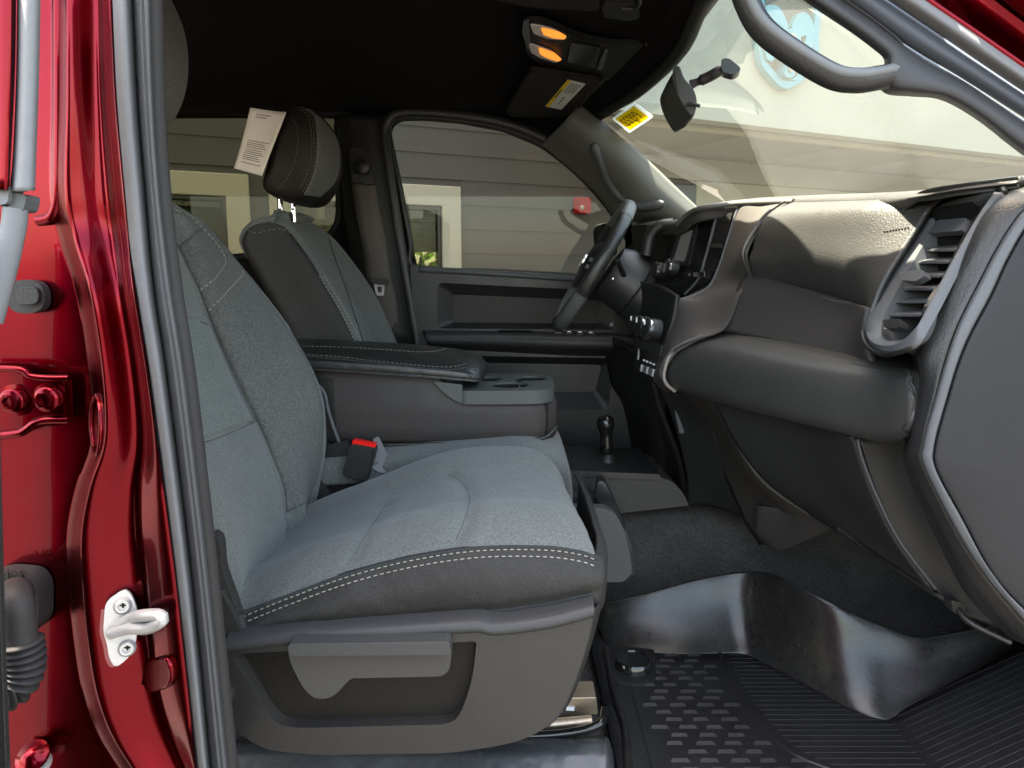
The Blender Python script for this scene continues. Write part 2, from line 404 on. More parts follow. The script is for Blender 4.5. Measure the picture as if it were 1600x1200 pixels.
blob('horn', [(1228, 44), (1238, 26), (1250, 24), (1260, 38), (1262, 62), (1258, 86), (1250, 98), (1243, 96), (1246, 78), (1250, 60), (1240, 62), (1230, 58)], .05)
blob('muzzle', [(1208, 62), (1222, 50), (1237, 62), (1236, 86), (1230, 104), (1228, 122), (1219, 126), (1213, 120), (1214, 104), (1208, 86)], .07)
blob('nose_ridge', [(1217, 66), (1223, 58), (1229, 66), (1227, 90), (1226, 114), (1218, 116), (1217, 92)], .085, M['fascia'])
# fire alarm box on the boards
fa = thing('fire_alarm_box', 'small red fire alarm box on the taupe boarded wall', 'alarm box', WP(906, 335, .02))
MB().plate(rp([WP(896, 309, .02), WP(916, 310, .02), WP(916, 335, .02), WP(897, 334, .02)], .02), wn*.07).build('housing', M['alarm'], fa, bevel=.012)
MB().lathe(WP(909.5, 324, .09), wn, [(.016, 0), (.016, .006), (.012, .010)], 16).build('lamp', M['lens'], fa)
MB().lathe(WP(904, 316, .09), wn, [(.013, 0), (.010, .004)], 14).build('sounder', mat('dark_red_plastic', (.22, .006, .008), .4), fa)
# sunlit shrubs behind the building, seen through the panes
for k, s_ in enumerate((-1.55, -.75, .0, .7)):
    lm = MB(); c = W(s_, 0, -1.5)
    for q in range(900):
        d = V((random.gauss(0, 1), random.gauss(0, 1), random.gauss(0, 1))).normalized()*random.uniform(.6, 1)
        p = c+V((d.x*.5, d.y*.45, .72+d.z*.75)); n_ = V((random.gauss(0, 1), random.gauss(0, 1), random.gauss(0, 1)+.8)).normalized(); a = n_.orthogonal().normalized(); b = n_.cross(a); r = random.uniform(.03, .055)
        lm.quad([p-a*r, p-b*r*.5, p+a*r, p+b*r*.5])
    sb = thing('shrub', ['leafy shrub behind the window left of the headrest', 'leafy green shrub far left behind the boarded wall', 'bright green shrub in the foot of the window by the belt', 'green shrub behind the boarded wall beside the window'][k], 'shrub', c+V((0, 0, -.75)), 'shrubs behind the building')
    lm.build('foliage', M['leaf'], sb, flat=True); MB().tube([c+V((0, 0, -.75)), c+V((.02, 0, .3))], [.03, .015], 8).build('stem', M['trim_dark'], sb)
# ================================================================== THE CAB SHELL
cab = thing('pickup_cab', 'candy red crew cab pickup body opened at the passenger door', 'pickup cab', (0, 1.58, 0))
def part(mb, name, m, parent=cab, **k): return mb.build(name, m, parent, **k)
# headliner, rows across the cab, ends at the windshield header
hd = [U(1200, -60, 1.12), U(1118, -20, 1.25), U(1091, 18, 1.37), U(1062, 80, 1.55), U(1000, 140, 1.85), U(960, 165, 2.05), U(925, 187, 2.25), U(915, 190, 2.33), V((.2, 2.43, 1.28))]
hd = [V((.47, .90, 1.25)), V((.445, 1.0, 1.265))]+hd  # near end bowed forward out of view to shape the sun patch
rows = []
for p in hd:
    e = 1-min(1, abs(p.y-1.62)/.72)**2
    top = lambda x, k: V((x, p.y, p.z+k*(.03+.055*e)))
    rows.append([p, top(p.x-.04, .35), top(p.x-.12, .8), top(-.2, 1), top(-.8, 1.05), top(-1.3, 1), top(-1.75, .9)])
hl = part(MB().grid(gs(rows, 30, 40)), 'headliner', M['headliner'], solid=.03, off=1)
bh_head = bvh_of(hl)
# red roof skin above
part(MB().grid([[q+V((.06 if i == 0 else 0, 0, .075)) for i, q in enumerate(r)] for r in gs(rows, 12, 16)]), 'roof_panel', M['red'], solid=.004)
# unseen roof rail, added over the door opening to shade the pillar
part(MB().grid(gs([[V((x, .90, 1.33)), V((x, .80, 1.34)), V((x, .735, 1.30)), V((x, .72, 1.25)), V((x, .75, 1.23)), V((x, .84, 1.25))] for x in (-1.8, -.8, -.2, .42)], 16, 12)), 'roof_rail', M['red'], solid=.004)
# header lip: dark trim band along the glass
part(MB().tube(spl(hd, 40), .016, 10), 'header_trim', M['headtrim'])
# rear wall, floor pan
part(MB().box((-1.80, 1.58, .62), (.06, 1.6, 1.45)), 'back_panel', M['headliner'])
# driver-side body: one pressed frame with two window openings
YS = 2.36
fw = PS([(x, y, YS) for x, y in [(607, 205), (613, 190), (626, 184), (665, 184), (720, 189), (785, 201), (845, 226), (895, 264), (935, 305), (965, 345), (985, 385), (992, 434), (890, 431), (770, 425), (650, 419), (641, 380), (624, 290)]])
rw = PS([(x, y, YS) for x, y in [(60, 176), (515, 178), (527, 190), (530, 300), (530, 340), (520, 362), (500, 378), (440, 396), (60, 400)]])
fwl = rp(fw, .02, 4); rwl = rp(rw, .03, 4)
fr = [V((-1.8, YS, 0)), V((1.15, YS, 0)), V((1.15, YS, .88)), U(1090, 322, YS), U(960, 205, YS), U(930, 180, YS), U(905, 165, YS), V((-1.8, YS, 1.33))]
part(MB().plate(fr, V((0, .05, 0)), [fwl, rwl]), 'side_frame', M['headliner'])
part(MB().plate([p+V((0, .02, 0)) for p in fwl], V((0, .004, 0))), 'front_side_glass', M['glass_side'])
part(MB().plate([p+V((0, .02, 0)) for p in rwl], V((0, .004, 0))), 'rear_side_glass', M['glass_rear'])
def ring(l, r, y=-.004, sq=None):
    p = [q+V((0, y, 0)) for q in l]+[l[0]+V((0, y, 0)), l[1]+V((0, y, 0))]; return MB().tube(p, r, 8, False, sq)
part(ring(even(fw, 120, True), .011), 'front_window_seal', M['plastic'])
part(ring(even(rw, 100, True), .012), 'rear_window_seal', M['black'])
# light edge band that follows the front opening round to the pillar
def offs(l, d):
    c = sum(l, V())/len(l); return [p+(p-c).normalized()*d for p in l]
band = [U(x, y, 2.31) for x, y in [(652, 540), (640, 470), (628, 400), (612, 300), (600, 215), (604, 190), (622, 176), (665, 175), (722, 180), (790, 192), (850, 216), (902, 255), (945, 298), (972, 335)]]
part(MB().tube(even(band, 90), .012, 10, True, (1, 1.5)), 'opening_trim', M['plastic'])
# belt pillar on the driver's side
L_ = [(528, 180), (534, 240), (540, 320), (548, 420), (560, 540)]; R_ = [(596, 182), (600, 240), (611, 320), (627, 420), (646, 540)]
rows = [[U(a[0], a[1], 2.33), U(a[0]*.75+b[0]*.25, a[1], 2.29), U((a[0]+b[0])/2, a[1], 2.285), U(a[0]*.2+b[0]*.8, b[1], 2.29), U(b[0], b[1], 2.32)] for a, b in zip(L_, R_)]
pil = part(MB().grid(gs(rows, 14, 24)), 'belt_pillar_trim', M['headtrim'], solid=.01)
# D-ring slot cover
part(MB().plate(rp([U(546, 232, 2.285), U(572, 232, 2.285), U(581, 278, 2.285), U(550, 280, 2.285)], .018), V((0, -.012, 0))), 'belt_height_cover', M['plastic'], bevel=.006)
# far A pillar trim with its grab handle and a dark plate for the shaded hollow
top = [(905, 166), (935, 190), (1000, 243), (1050, 290), (1090, 328), (1110, 345)]
low = [(850, 222), (895, 260), (938, 302), (966, 336), (1010, 352), (1060, 362)]
rows = [[U(*a, 2.16), U(a[0]*.7+b[0]*.3, a[1]*.7+b[1]*.3, 2.15), U(a[0]*.35+b[0]*.65, a[1]*.35+b[1]*.65, 2.20), U(*b, 2.32)] for a, b in zip(top, low)]
apf = part(MB().grid(gs(rows, 16, 30)), 'far_pillar_trim', mat('pillar_trim_plastic', (.12, .125, .115), .45, bump=[(400, .2)]), solid=.012)
slot = [(938, 240), (958, 246), (1000, 276), (1038, 308), (1020, 318), (995, 318), (970, 300), (948, 270)]
bv = bvh_of(apf)
sl_ = rp(on(bv, slot, .010), .02, 4); ctr = sum(sl_, V())/len(sl_)
MB().loft([sl_, [ctr+(p-ctr)*.9+V((0, .001, 0)) for p in sl_]]).build('handle_hollow_shade', M['black'], apf)  # flush black plate, paints the shade of the handle hollow
MB().tube(spl([q+V((0, -.018, 0)) for q in on(bv, [(926, 226), (936, 250), (950, 282), (972, 310), (1000, 322), (1036, 318)], .004)], 30), [.008]+[.014]*28+[.006], 12).build('grab_handle', M['lightgrey'], apf)
# windshield from the header down to the cowl
base = [V((1.02, .86, .86)), V((1.08, 1.1, .875)), V((1.12, 1.5, .885)), V((1.10, 1.9, .88)), V((1.02, 2.25, .86)), V((.98, 2.34, .85))]
hdg = spl([p+V((.012, 0, .004)) for p in hd], 24); bs = spl(base, 24)
rows = [[h_.lerp(b_, t)+V((.02, 0, .05))*4*t*(1-t)*.5 for t in [k/14 for k in range(15)]] for h_, b_ in zip(hdg, bs)]
ws = part(MB().grid(rows), 'windshield', M['glass_wind'])
bv_ws = bvh_of(ws)
# hood beyond the glass
part(MB().grid(gs([[V((1.02, y, .80+.02*(1-abs(y-1.58)))), V((1.5, y, .83+.03*(1-abs(y-1.58)))), V((2.3, y, .75))] for y in (.8, 1.2, 1.58, 2.0, 2.36)], 12, 12)), 'hood', M['red'], solid=.01)
# near A pillar: grab bar, inner trim, door seal, painted edge
YA = .88
hb = [U(x, y, Y) for x, y, Y in [(1155, -40, .87), (1166, 0, .87), (1190, 44, .87), (1238, 82, .87), (1300, 119, .87), (1340, 126, .87), (1372, 122, .874), (1408, 116, .885), (1440, 122, .91)]]
part(MB().tube(even(hb, 50), .0140, 16, True, (1.15, 1)), 'grab_bar', M['grain'])
part(MB().tube(even([q+V((-.004, -.014, .004)) for q in hb], 50), .006, 8), 'grab_bar_rib', mat('grey_grab_insert', (.14, .145, .15), .45))
A = [(1225, -22), (1262, 4), (1320, 44), (1366, 78), (1384, 98), (1398, 135), (1350, 152), (1410, 150), (1470, 156), (1530, 190), (1612, 252)]
A = [(1216, -24), (1262, 4), (1320, 44), (1362, 75), (1382, 96), (1372, 128), (1385, 147), (1425, 151), (1472, 157), (1530, 190), (1620, 258), (1840, 397), (2060, 535)]
B_ = [(1275, -30), (1318, 0), (1359, 27), (1390, 50), (1414, 69), (1440, 85), (1462, 98), (1490, 114), (1520, 133), (1560, 160), (1630, 206), (1850, 346), (2070, 485)]
rows = [[U(*a, YA+.02), U(a[0]*.8+b[0]*.2, a[1]*.8+b[1]*.2, YA-.012), U((a[0]+b[0])/2, (a[1]+b[1])/2, YA-.02), U(a[0]*.15+b[0]*.85, a[1]*.15+b[1]*.85, YA-.016), U(*b, YA)] for a, b in zip(A, B_)]
npt = mat('near_pillar_trim', (.05, .051, .056), .45, bump=[(350, .25)], var=.06)
part(MB().grid(gs(rows, 16, 50)), 'near_pillar_trim', npt, solid=.02)
def dband(pts0, pts1, Y0, Y1, bulge, name, m_, n=7):
    rows = []
    for a, b in zip(pts0, pts1):
        rows.append([U(a[0]*(1-t)+b[0]*t, a[1]*(1-t)+b[1]*t, Y0*(1-t)+Y1*t-bulge*math.sin(math.pi*t)) for t in [k/(n-1) for k in range(n)]])
    return part(MB().grid(gs(rows, 12, 24)), name, m_, solid=.006)
d0 = [(1270, -34), (1318, 0), (1414, 69), (1510, 127), (1640, 210), (1860, 349), (2080, 488)]; d1 = [(1330, -38), (1387, 0), (1470, 56), (1540, 104), (1640, 170), (1860, 309), (2080, 447)]; d2 = [(1400, -40), (1452, 0), (1520, 46), (1580, 88), (1650, 135), (1870, 274), (2090, 412)]
dband(d0, d1, YA-.005, YA-.02, .012, 'inner_seal', mat('blue_grey_seal', (.085, .095, .12), .42, bump=[(300, .12)]))
dband(d1, d2, YA-.022, YA-.04, .016, 'door_seal', M['seal'])
d3 = [(1490, -60), (1560, 0), (1640, 60), (1700, 100), (1760, 140), (1950, 262), (2150, 385)]
dband(d2, d3, YA-.045, YA-.03, -.01, 'painted_pillar_edge', M['red'])
d4 = [(1560, -100), (1660, 0), (1760, 60), (1800, 100), (1860, 140), (2030, 247), (2200, 355)]
dband(d3, d4, YA-.03, YA-.07, .01, 'painted_roof_edge', M['red'])
part(MB().grid([[V((1.16, y, z)) for y in (.9, 1.6, 2.4)] for z in (-.1, .4, .9)]), 'firewall', M['black'], solid=.01)  # unseen, added to stop sun leaking onto the floor
part(MB().grid([[V((x, y, .86-.0*(x-.9))) for y in (.9, 1.6, 2.38)] for x in (.93, 1.05, 1.17)]), 'cowl_panel', M['black'], solid=.008)  # unseen, added with the firewall to close the sun leak
# hinge post and rocker below the pillar, out past the dash end
part(MB().grid(gs([[V((.98, .95, z)), V((1.0, .86, z)), V((1.02, .78, z)), V((1.10, .745, z)), V((1.3, .74, z))] for z in (-.32, .1, .5, .84)], 20, 12)), 'hinge_post', M['red'], solid=.004)
part(MB().grid(gs([[V((x, .92, -.02)), V((x, .80, -.02)), V((x, .75, -.05)), V((x, .74, -.15)), V((x, .78, -.32))] for x in (-.62, 0, .6, 1.1)], 20, 8)), 'rocker_panel', M['red'], solid=.004)
# -------------------------------------------------- carpet with transmission hump and toe board
def fl(x, y):
    t = 0
    if x > .66: t += (x-.68)*.44 if x > .68 else 0
    d = abs(y-1.86)
    h_ = .215 if d < .1 else .215*(1-min(1, (d-.1)/.24))
    h_ = .215*(3*(h_/.215)**2-2*(h_/.215)**3)
    return max(0, h_)*(1 if x > -.2 else max(0, 1+(x+.2)*2))+t
part(MB().grid([[V((x/20, y/20, fl(x/20, y/20)-.012)) for x in range(-34, 26)] for y in range(16, 48)]), 'carpet', M['carpet'])
# -------------------------------------------------- near B pillar, pressed red steel
ys = [-30, 150, 300, 375, 450, 550, 640, 700, 760, 830, 900, 1000, 1080, 1150, 1230]
def I(tab, y):
    for (a, b), (c, d) in zip(tab, tab[1:]):
        if y <= c: return b+(d-b)*(y-a)/(c-a)
    return tab[-1][1]
R1 = [(-30, 97), (150, 97), (300, 95), (350, 102), (450, 133), (550, 150), (640, 158), (700, 155), (760, 135), (830, 122), (900, 123), (1000, 132), (1080, 145), (1150, 170), (1230, 220)]
R4 = [(-30, 163), (150, 167), (300, 178), (450, 196), (600, 221), (690, 227), (750, 220), (850, 222), (950, 236), (1050, 243), (1130, 262), (1230, 304)]
E3 = [(-30, 176), (150, 184), (300, 197), (450, 212), (600, 236), (900, 275), (1230, 312)]
rows = []
for y in ys:
    r1, r4, e3 = I(R1, y), I(R4, y), I(E3, y)
    dp = .035 if y > 380 else .018          # the bulge stands further out low down
    rows.append([(-160, y, .80), (-40, y, .80), (r1-34, y, .80), (r1-14, y, .798), (r1-3, y, .79-dp*.35), (r1+3, y, .79-dp), (r1+9, y, .79-dp-.006),
                 (r1+(r4-r1)*.35, y, .79-dp-.001), (r1+(r4-r1)*.75, y, .79-dp+.012), (r4-6, y, .79-dp+.010), (r4-1, y, .79-dp-.006), (r4+5, y, .79-dp-.012), (e3-4, y, .765-dp), (e3+6, y, .775-dp*.6), (e3+30, y, .79)])
ctrl = [PS(r) for r in rows]
bpr = part(MB().grid(gs(ctrl, 90, 120)), 'door_pillar', M['red'], solid=.003, off=-1)
bv_bp = bvh_of(bpr)
# vertical crease on the recess, upper part
part(MB().tube(spl(PS([(92, -30, .792), (93, 150, .792), (92, 280, .792), (90, 318, .794), (80, 340, .797), (60, 345, .8)]), 30), .006, 10), 'pillar_crease', M['red'])
# pressed oblong bead beside the hinge
be = [(150, 618), (157, 632), (160, 660), (158, 695), (152, 712), (147, 690), (144, 650)]
part(MB().tube(even(on(bv_bp, be, .001), 60, True)+[], .0028, 8), 'pressed_bead', M['red'])
part(MB().loft([even(on(bv_bp, [(222+x*.9, y) for x, y in [(10, 1030), (42, 1024), (58, 1040), (56, 1066), (40, 1076), (14, 1078), (4, 1060)]], k), 30, True) for k in (-.004, .006)]), 'pressed_boss', M['red'], bevel=.004)
# seals: pale outer lip and dark inner bulb
S1 = [(-30, 176, 205), (150, 184, 214), (300, 197, 226), (450, 212, 240), (600, 236, 262), (900, 275, 299), (1230, 312, 332)]
S2 = [(-30, 205, 235), (150, 214, 240), (300, 226, 250), (450, 240, 268), (600, 262, 291), (900, 299, 326), (1230, 332, 360)]
rows = [[U(a-2, y, .752), U(a+1, y, .735), U(a*.7+b*.3, y, .722), U(a*.35+b*.65, y, .722), U(b-2, y, .735), U(b+1, y, .75)] for y, a, b in S1]
part(MB().grid(gs(rows, 20, 60)), 'door_seal', M['seal'])
rows = [[U(a-2, y, .755), U(a+2, y, .738), U(a*.6+b*.4, y, .722), U(a*.42+b*.58, y, .7235), U(a*.3+b*.7, y, .722), U(a*.1+b*.9, y, .725), U(b, y, .74), U(b-1, y, .77), U(b-4, y, .83), U(b-14, y, .86)] for y, a, b in S2]
part(MB().grid(gs(rows, 30, 60)), 'inner_door_seal', mat('mid_grey_seal', (.06, .06, .062), .42, bump=[(50, .1), (400, .12)], rv=.05))
part(MB().tube(spl([U(b+2, y, .775) for y, a, b in S2], 60), .010, 10), 'pillar_trim_edge', M['boot'])
# inner pillar trim behind the seal
part(MB().grid(gs([[U(b-2, y, .80), U(b-16, y, .86), U(b-60, y, .9)] for y, a, b in S2], 8, 30)), 'near_pillar_inner_trim', M['grain'], solid=.01)
# small lock boss near the seal and the seat-side knob
# rear door edge and its grey weatherstrip at the far left
rd = thing('rear_door', 'red rear door edge with grey weatherstrip at the left border', 'door', U(0, 1200, .66))
rows = [[U(-80, y, .665), U(-20, y, .655), U(8, y, .652), U(x, y, .66), U(x+2, y, .69)] for y, x in [(-30, 24), (120, 22), (296, 14)]]
part(MB().grid(gs(rows, 16, 20)), 'door_edge', M['red'], rd, solid=.004)
rows = [[U(a, y, .668), U(a+8, y, .655), U((a+b)/2, y, .652), U(b-5, y, .656), U(b, y, .67), U(b-1, y, .70)] for y, a, b in [(-30, 27, 64), (120, 25, 61), (240, 20, 57), (298, 15, 55)]]
part(MB().grid(gs(rows, 20, 24)), 'weatherstrip', M['strip'], rd, solid=.006)
part(MB().plate(rp([U(-10, 292, .66), U(14, 290, .66), U(12, 318, .66), (U(-10, 322, .66))], .004), V((0, .02, 0))), 'strip_clip', M['strip'], rd, bevel=.003)
part(MB().plate(rp([U(14, 300, .665), U(42, 304, .665), U(36, 331, .665), U(12, 330, .665)], .005), V((0, .02, 0))), 'strip_end_cap', M['lightgrey'], rd, bevel=.004)
part(MB().tube(even([U(x, y, .67) for x, y in [(24, 325), (22, 350), (14, 390), (2, 440), (-14, 500)]], 30), .009, 12, True, (1, 1.2)), 'seal_return', M['strip'], rd)
part(MB().grid(gs([[U(-60, y, .66), U(x-5, y, .65), U(x, y, .655), U(x, y, .68)] for y, x in [(600, -2), (800, 3), (1000, 8), (1230, 16)]], 10, 16)), 'door_inner_edge', M['trim_dark'], rd, solid=.004)
# the rest of the open rear door, swung out beside the photographer
def RX(y, z, k): return V((-.745*(y*.988+(CZ-z)*.153)-.03-k, y, z))
YZ = [[(.66, z), (.5, z), (.3, z), (.1, z), (-.1, z), (-.45, z)] for z in (-.28, .1, .5, .84)]
MB().grid(gs([[V((min(RX(y, z, 0).x, -.50), y, z)) for y, z in r] for r in YZ], 24, 16)).build('door_skin', M['red'], rd, solid=.012)
MB().grid(gs([[V((min(RX(y, z, 0).x, -.50)-.09, y, z)) for y, z in r] for r in YZ], 24, 16)).build('inner_panel', M['plastic'], rd, solid=.012)
# hinge bracket with two bolts
ho = [(-60, 570), (28, 573), (46, 583), (72, 587), (104, 586), (113, 594), (114, 655), (106, 661), (62, 662), (40, 676), (24, 682), (-60, 692)]
hg = part(MB().plate(rp(PS([(x, y, .786) for x, y in ho]), .006, 4), V((0, -.014, 0))), 'door_hinge', M['red'], rd, bevel=.004)
part(MB().tube(spl(PS([(-60, 575, .768), (28, 577, .768), (48, 588, .768), (75, 591, .768), (108, 591, .768)]), 30), .004, 8), 'hinge_flange', M['red'], hg)
part(MB().tube(spl(PS([(-60, 686, .768), (22, 678, .768), (40, 672, .768), (62, 658, .768), (108, 656, .768)]), 30), .0045, 8), 'hinge_flange', M['red'], hg)
for x, y in ((26, 625), (80, 622)):
    bm_ = MB().lathe(U(x, y, .772), V((0, -1, 0)), [(.018, 0), (.018, .003), (.0135, .0035), (.0135, .009), (.011, .011)], 24)
    part(bm_.lathe(U(x, y, .772)+V((0, -.0105, 0)), V((0, -1, 0)), [(.009, 0), (.009, .005), (.006, .0052), (.006, .001)], 6), 'hinge_bolt', M['red'], hg)
# rubber bump stop
bs_ = thing('bump_stop', 'round cornered black rubber stop on the red pillar', 'bump stop', U(51, 462, .79))
part(MB().plate(rp(PS([(22, 437, .798), (78, 437, .798), (82, 488, .798), (24, 490, .798)]), .02, 6), V((0, -.012, 0))), 'pad', M['boot'], bs_, bevel=.007, seg=4)
part(MB().plate(rp(PS([(29, 448, .785), (65, 448, .785), (66, 475, .785), (30, 476, .785)]), .009, 6), V((0, -.006, 0))), 'plunger', M['plastic'], bs_, bevel=.003)
# wiring boot
wb = thing('wiring_boot', 'ribbed black rubber wiring boot on the red pillar', 'wiring boot', U(40, 930, .78))
part(MB().plate(rp(PS([(-2, 888, .798), (22, 880, .798), (70, 884, .798), (84, 905, .798), (84, 960, .798), (62, 984, .798), (28, 980, .798), (-2, 960, .798)]), .012, 5), V((0, -.028, 0))), 'boot_base', M['boot'], wb, bevel=.008, seg=4)
part(MB().tube(even(PS([(26, 930, .765), (24, 925, .745), (26, 940, .725), (30, 970, .722), (33, 1000, .722)]), 20), [.009]+[.0165]*18+[.018], 16), 'boot_neck', M['boot'], wb)
pth = even(PS([(33, 998, .722), (38, 1030, .722), (34, 1055, .72), (20, 1075, .715), (-8, 1090, .70)]), 90)
part(MB().tube(pth, [.0165+.0055*abs(math.sin(i*math.pi/9)) for i in range(90)], 18), 'bellows', M['boot'], wb)
def text(body, size, loc, ux, uy, name, m_, parent, depth=.0006):
    cu = bpy.data.curves.new(name, 'FONT'); cu.body = body; cu.size = size; cu.align_x = 'CENTER'; cu.align_y = 'CENTER'; cu.extrude = depth
    t = bpy.data.objects.new(name, cu); S.collection.objects.link(t)
    me = bpy.data.meshes.new_from_object(t.evaluated_get(bpy.context.evaluated_depsgraph_get())); bpy.data.objects.remove(t)
    ux = ux.normalized(); n_ = ux.cross(uy).normalized(); uy = n_.cross(ux)
    for v in me.vertices: v.co = loc+ux*v.co.x+uy*v.co.y+n_*v.co.z-wloc(parent)
    me.materials.append(m_); o = bpy.data.objects.new(name, me); S.collection.objects.link(o); o.parent = parent; return o
text('UP\u2191', .016, U(22, 899, .7695), V((1, 0, 0)), V((0, 0, 1)), 'up_mark', M['plastic'], wb)
# striker
st = thing('door_striker', 'pale zinc striker loop on its plate on the red pillar', 'door striker', U(190, 970, .75))
so_ = [(166, 938), (195, 918), (206, 925), (216, 950), (214, 1002), (206, 1022), (182, 1042), (172, 1028), (168, 1002), (162, 985)]
ps = plane3(U(168, 960, .752), U(214, 960, .762), U(190, 1030, .748))
part(MB().plate(rp([UP(x, y, *ps) for x, y in so_], .008, 4), ps[1]*.006), 'striker_plate', M['zinc'], st, bevel=.0025)
part(MB().plate(rp([UP(x-7+(190-x)*.02, y+3, ps[0]-ps[1]*.006, ps[1]) for x, y in so_], .008, 4), ps[1]*.004), 'backing_plate', mat('dark_zinc', (.25, .08, .08), .4, metal=.4), st, bevel=.002)
for x, y in ((192, 946), (199, 1012)):
    sc = part(MB().lathe(UP(x, y, ps[0]+ps[1]*.006, ps[1]), ps[1], [(.0095, 0), (.0095, .003), (.007, .006), (.0045, .006), (.0045, .003)], 20), 'screw', M['zinc'], st)
    c = UP(x, y, ps[0]+ps[1]*.0105, ps[1]); MB().box(c, (.006, .002, .0012)).box(c, (.0012, .002, .006)).build('socket', M['trim_dark'], sc)
lp = [U(172, 990, .742), U(200, 982, .735), U(228, 982, .722), U(246, 975, .712), U(255, 966, .708), U(246, 961, .712), U(222, 962, .724), U(206, 966, .738), U(176, 984, .744)]
part(MB().tube(even(lp, 50), .0068, 12, True, (1.0, .9)), 'striker_loop', M['zinc'], st)
# pillar foot bolt
fb = thing('pillar_bolt', 'red topped bolt with washer at the foot of the pillar', 'bolt', U(60, 1178, .79))
part(MB().lathe(U(58, 1186, .79), V((0, -.6, .8)), [(.014, 0), (.014, .008), (.019, .009), (.019, .013), (.012, .016), (.006, .022), (.001, .022)], 22), 'bolt_head', M['red'], fb)
part(MB().lathe(U(60, 1194, .79), V((0, -.6, .8)), [(.016, 0), (.016, .009)], 22), 'washer', M['zinc'], fb)
# ================================================================== FRONT PASSENGER SEAT
ps_ = thing('front_seat', 'grey fabric front passenger seat nearest the open door with pale double stitching', 'seat', (-.2, 1.2, 0))
def sp(mb, name, m, **k): return mb.build(name, m, ps_, **k)
# cushion: top profile from rear to front, near edge and far edge
near = [(335, 925), (375, 958), (450, 931), (550, 895), (650, 870), (750, 856), (850, 855), (905, 862), (929, 870)]
far = [(430, 822), (470, 800), (530, 772), (605, 743), (668, 718), (725, 703), (785, 699), (832, 705), (862, 722)]
Nn = [U(x, y, .955) for x, y in near]; Fr = [U(x, y, 1.42) for x, y in far]
# real surface: same stations
rows = []
front = []
for i, (a, b) in enumerate(zip(Nn, Fr)):
    c = [a+(b-a)*t for t in (0, .05, .2, .35, .5, .65, .8, .95, 1)]
    cw = .022 if 0 < i < 8 else .01
    for k, (t, dz) in enumerate(zip((0, .05, .2, .35, .5, .65, .8, .95, 1), (0, .010, .026, .012, .008, .012, .026, .010, -.012))): c[k].z += dz*(cw/.022)
    rows.append(c)
last = rows[-1]
for dx, dz, q in ((.008, -.022, .01), (.008, -.06, .016), (-.01, -.15, .02)): rows.append([p+V((dx, q*(1-k/4.), dz)) for k, p in enumerate(last)])
cu_top = sp(MB().grid(gs(rows, 120, 140)), 'cushion_cover', M['fabric'], solid=.006)
ripple(cu_top, .0018, 14)
b0 = bvh_of(cu_top)
dent(cu_top, on(b0, [(700, 741), (720, 752), (733, 772), (730, 800), (712, 845)], 0), .006, .010)
dent(cu_top, on(b0, [(604, 786), (586, 815), (566, 845), (548, 876)], 0), .005, .010)
dent(cu_top, on(b0, [(604, 786), (640, 764), (680, 748), (690, 746)], 0), .002, .012)
# dark side skirt under the stitched edge
bot = [(330, 985), (378, 1003), (450, 996), (550, 988), (650, 981), (750, 974), (850, 964), (905, 957), (926, 952)]
rows = []
for (x, y), a in zip(bot, Nn):
    b = U(x, y, .955); rows.append([a+V((0, .004, .002)), a+V((0, -.008, -.008)), a.lerp(b, .4)+V((0, -.022, 0)), a.lerp(b, .75)+V((0, -.016, 0)), b+V((0, -.004, 0)), b+V((0, .02, -.02))])
a, b = rows[-1][0], rows[-1][4]
for dx, dy in ((.018, .02), (.026, .09), (.028, .25), (.022, .46)):
    rows.append([p+V((dx-(.012 if k == 0 else .0), dy, 0)) for k, p in enumerate(rows[8])])
skirt = sp(MB().grid(gs(rows, 40, 120)), 'cushion_side', M['trim_dark'], solid=.004)
# far side skirt
rows = [[b+V((0, .0, 0)), b+V((0, .02, -.03)), b+V((0, .02, -.12)), b+V((0, .0, -.2))] for b in Fr]
sp(MB().grid(gs(rows, 12, 30)), 'cushion_inner_side', M['trim_dark'], solid=.004)
ripple(skirt, .0022, 11); dent(skirt, on(bvh_of(skirt), [(380, 985), (450, 980), (550, 973), (650, 966), (750, 957), (850, 944), (932, 926)], 0), .004, .007)
bv = bvh_of(skirt); bvt = bvh_of(cu_top); bvb = bvh_of(skirt, cu_top)
mb = MB()
for d in (5, 15): stitch(mb, on(bvb, pspl([(378, 960+d)]+[(x, y+d) for x, y in near[2:]], 80), .0012), r=.0008)
sp(mb, 'stitching', M['stitch'])
sp(MB().tube(on(bvb, pspl([(374, 960)]+[(x, y+1) for x, y in near[2:]], 80), .0), .0035, 8), 'piping', M['seam'])
sp(MB().tube(on(bv, pspl([(380, 985), (450, 980), (550, 973), (650, 966), (750, 957), (850, 944), (932, 926)], 60), .0), .0016, 6), 'side_seam', M['seam'])
# panel seams on the seat top
mb = MB()
for l in ([(690, 738), (718, 752), (733, 772), (732, 800), (715, 838), (706, 852)], [(606, 788), (590, 808), (566, 845), (548, 872)], [(606, 788), (640, 768), (690, 750), (714, 752)]):
    pass
sp(MB().tube(on(bvt, pspl([(700, 741), (720, 752), (733, 772), (730, 800), (712, 845)], 40), -.0002), .0007, 6), 'panel_seam', M['seam2'])
sp(MB().tube(on(bvt, pspl([(604, 786), (586, 815), (566, 845), (548, 876)], 30), -.0002), .0007, 6), 'panel_seam', M['seam2'])
# rear dark edge tuck of the cushion by the backrest
sp(MB().tube(even(PS([(372, 962, .945), (378, 985, .94), (384, 1004, .945)]), 10), .008, 8), 'corner_tuck', M['seam'])
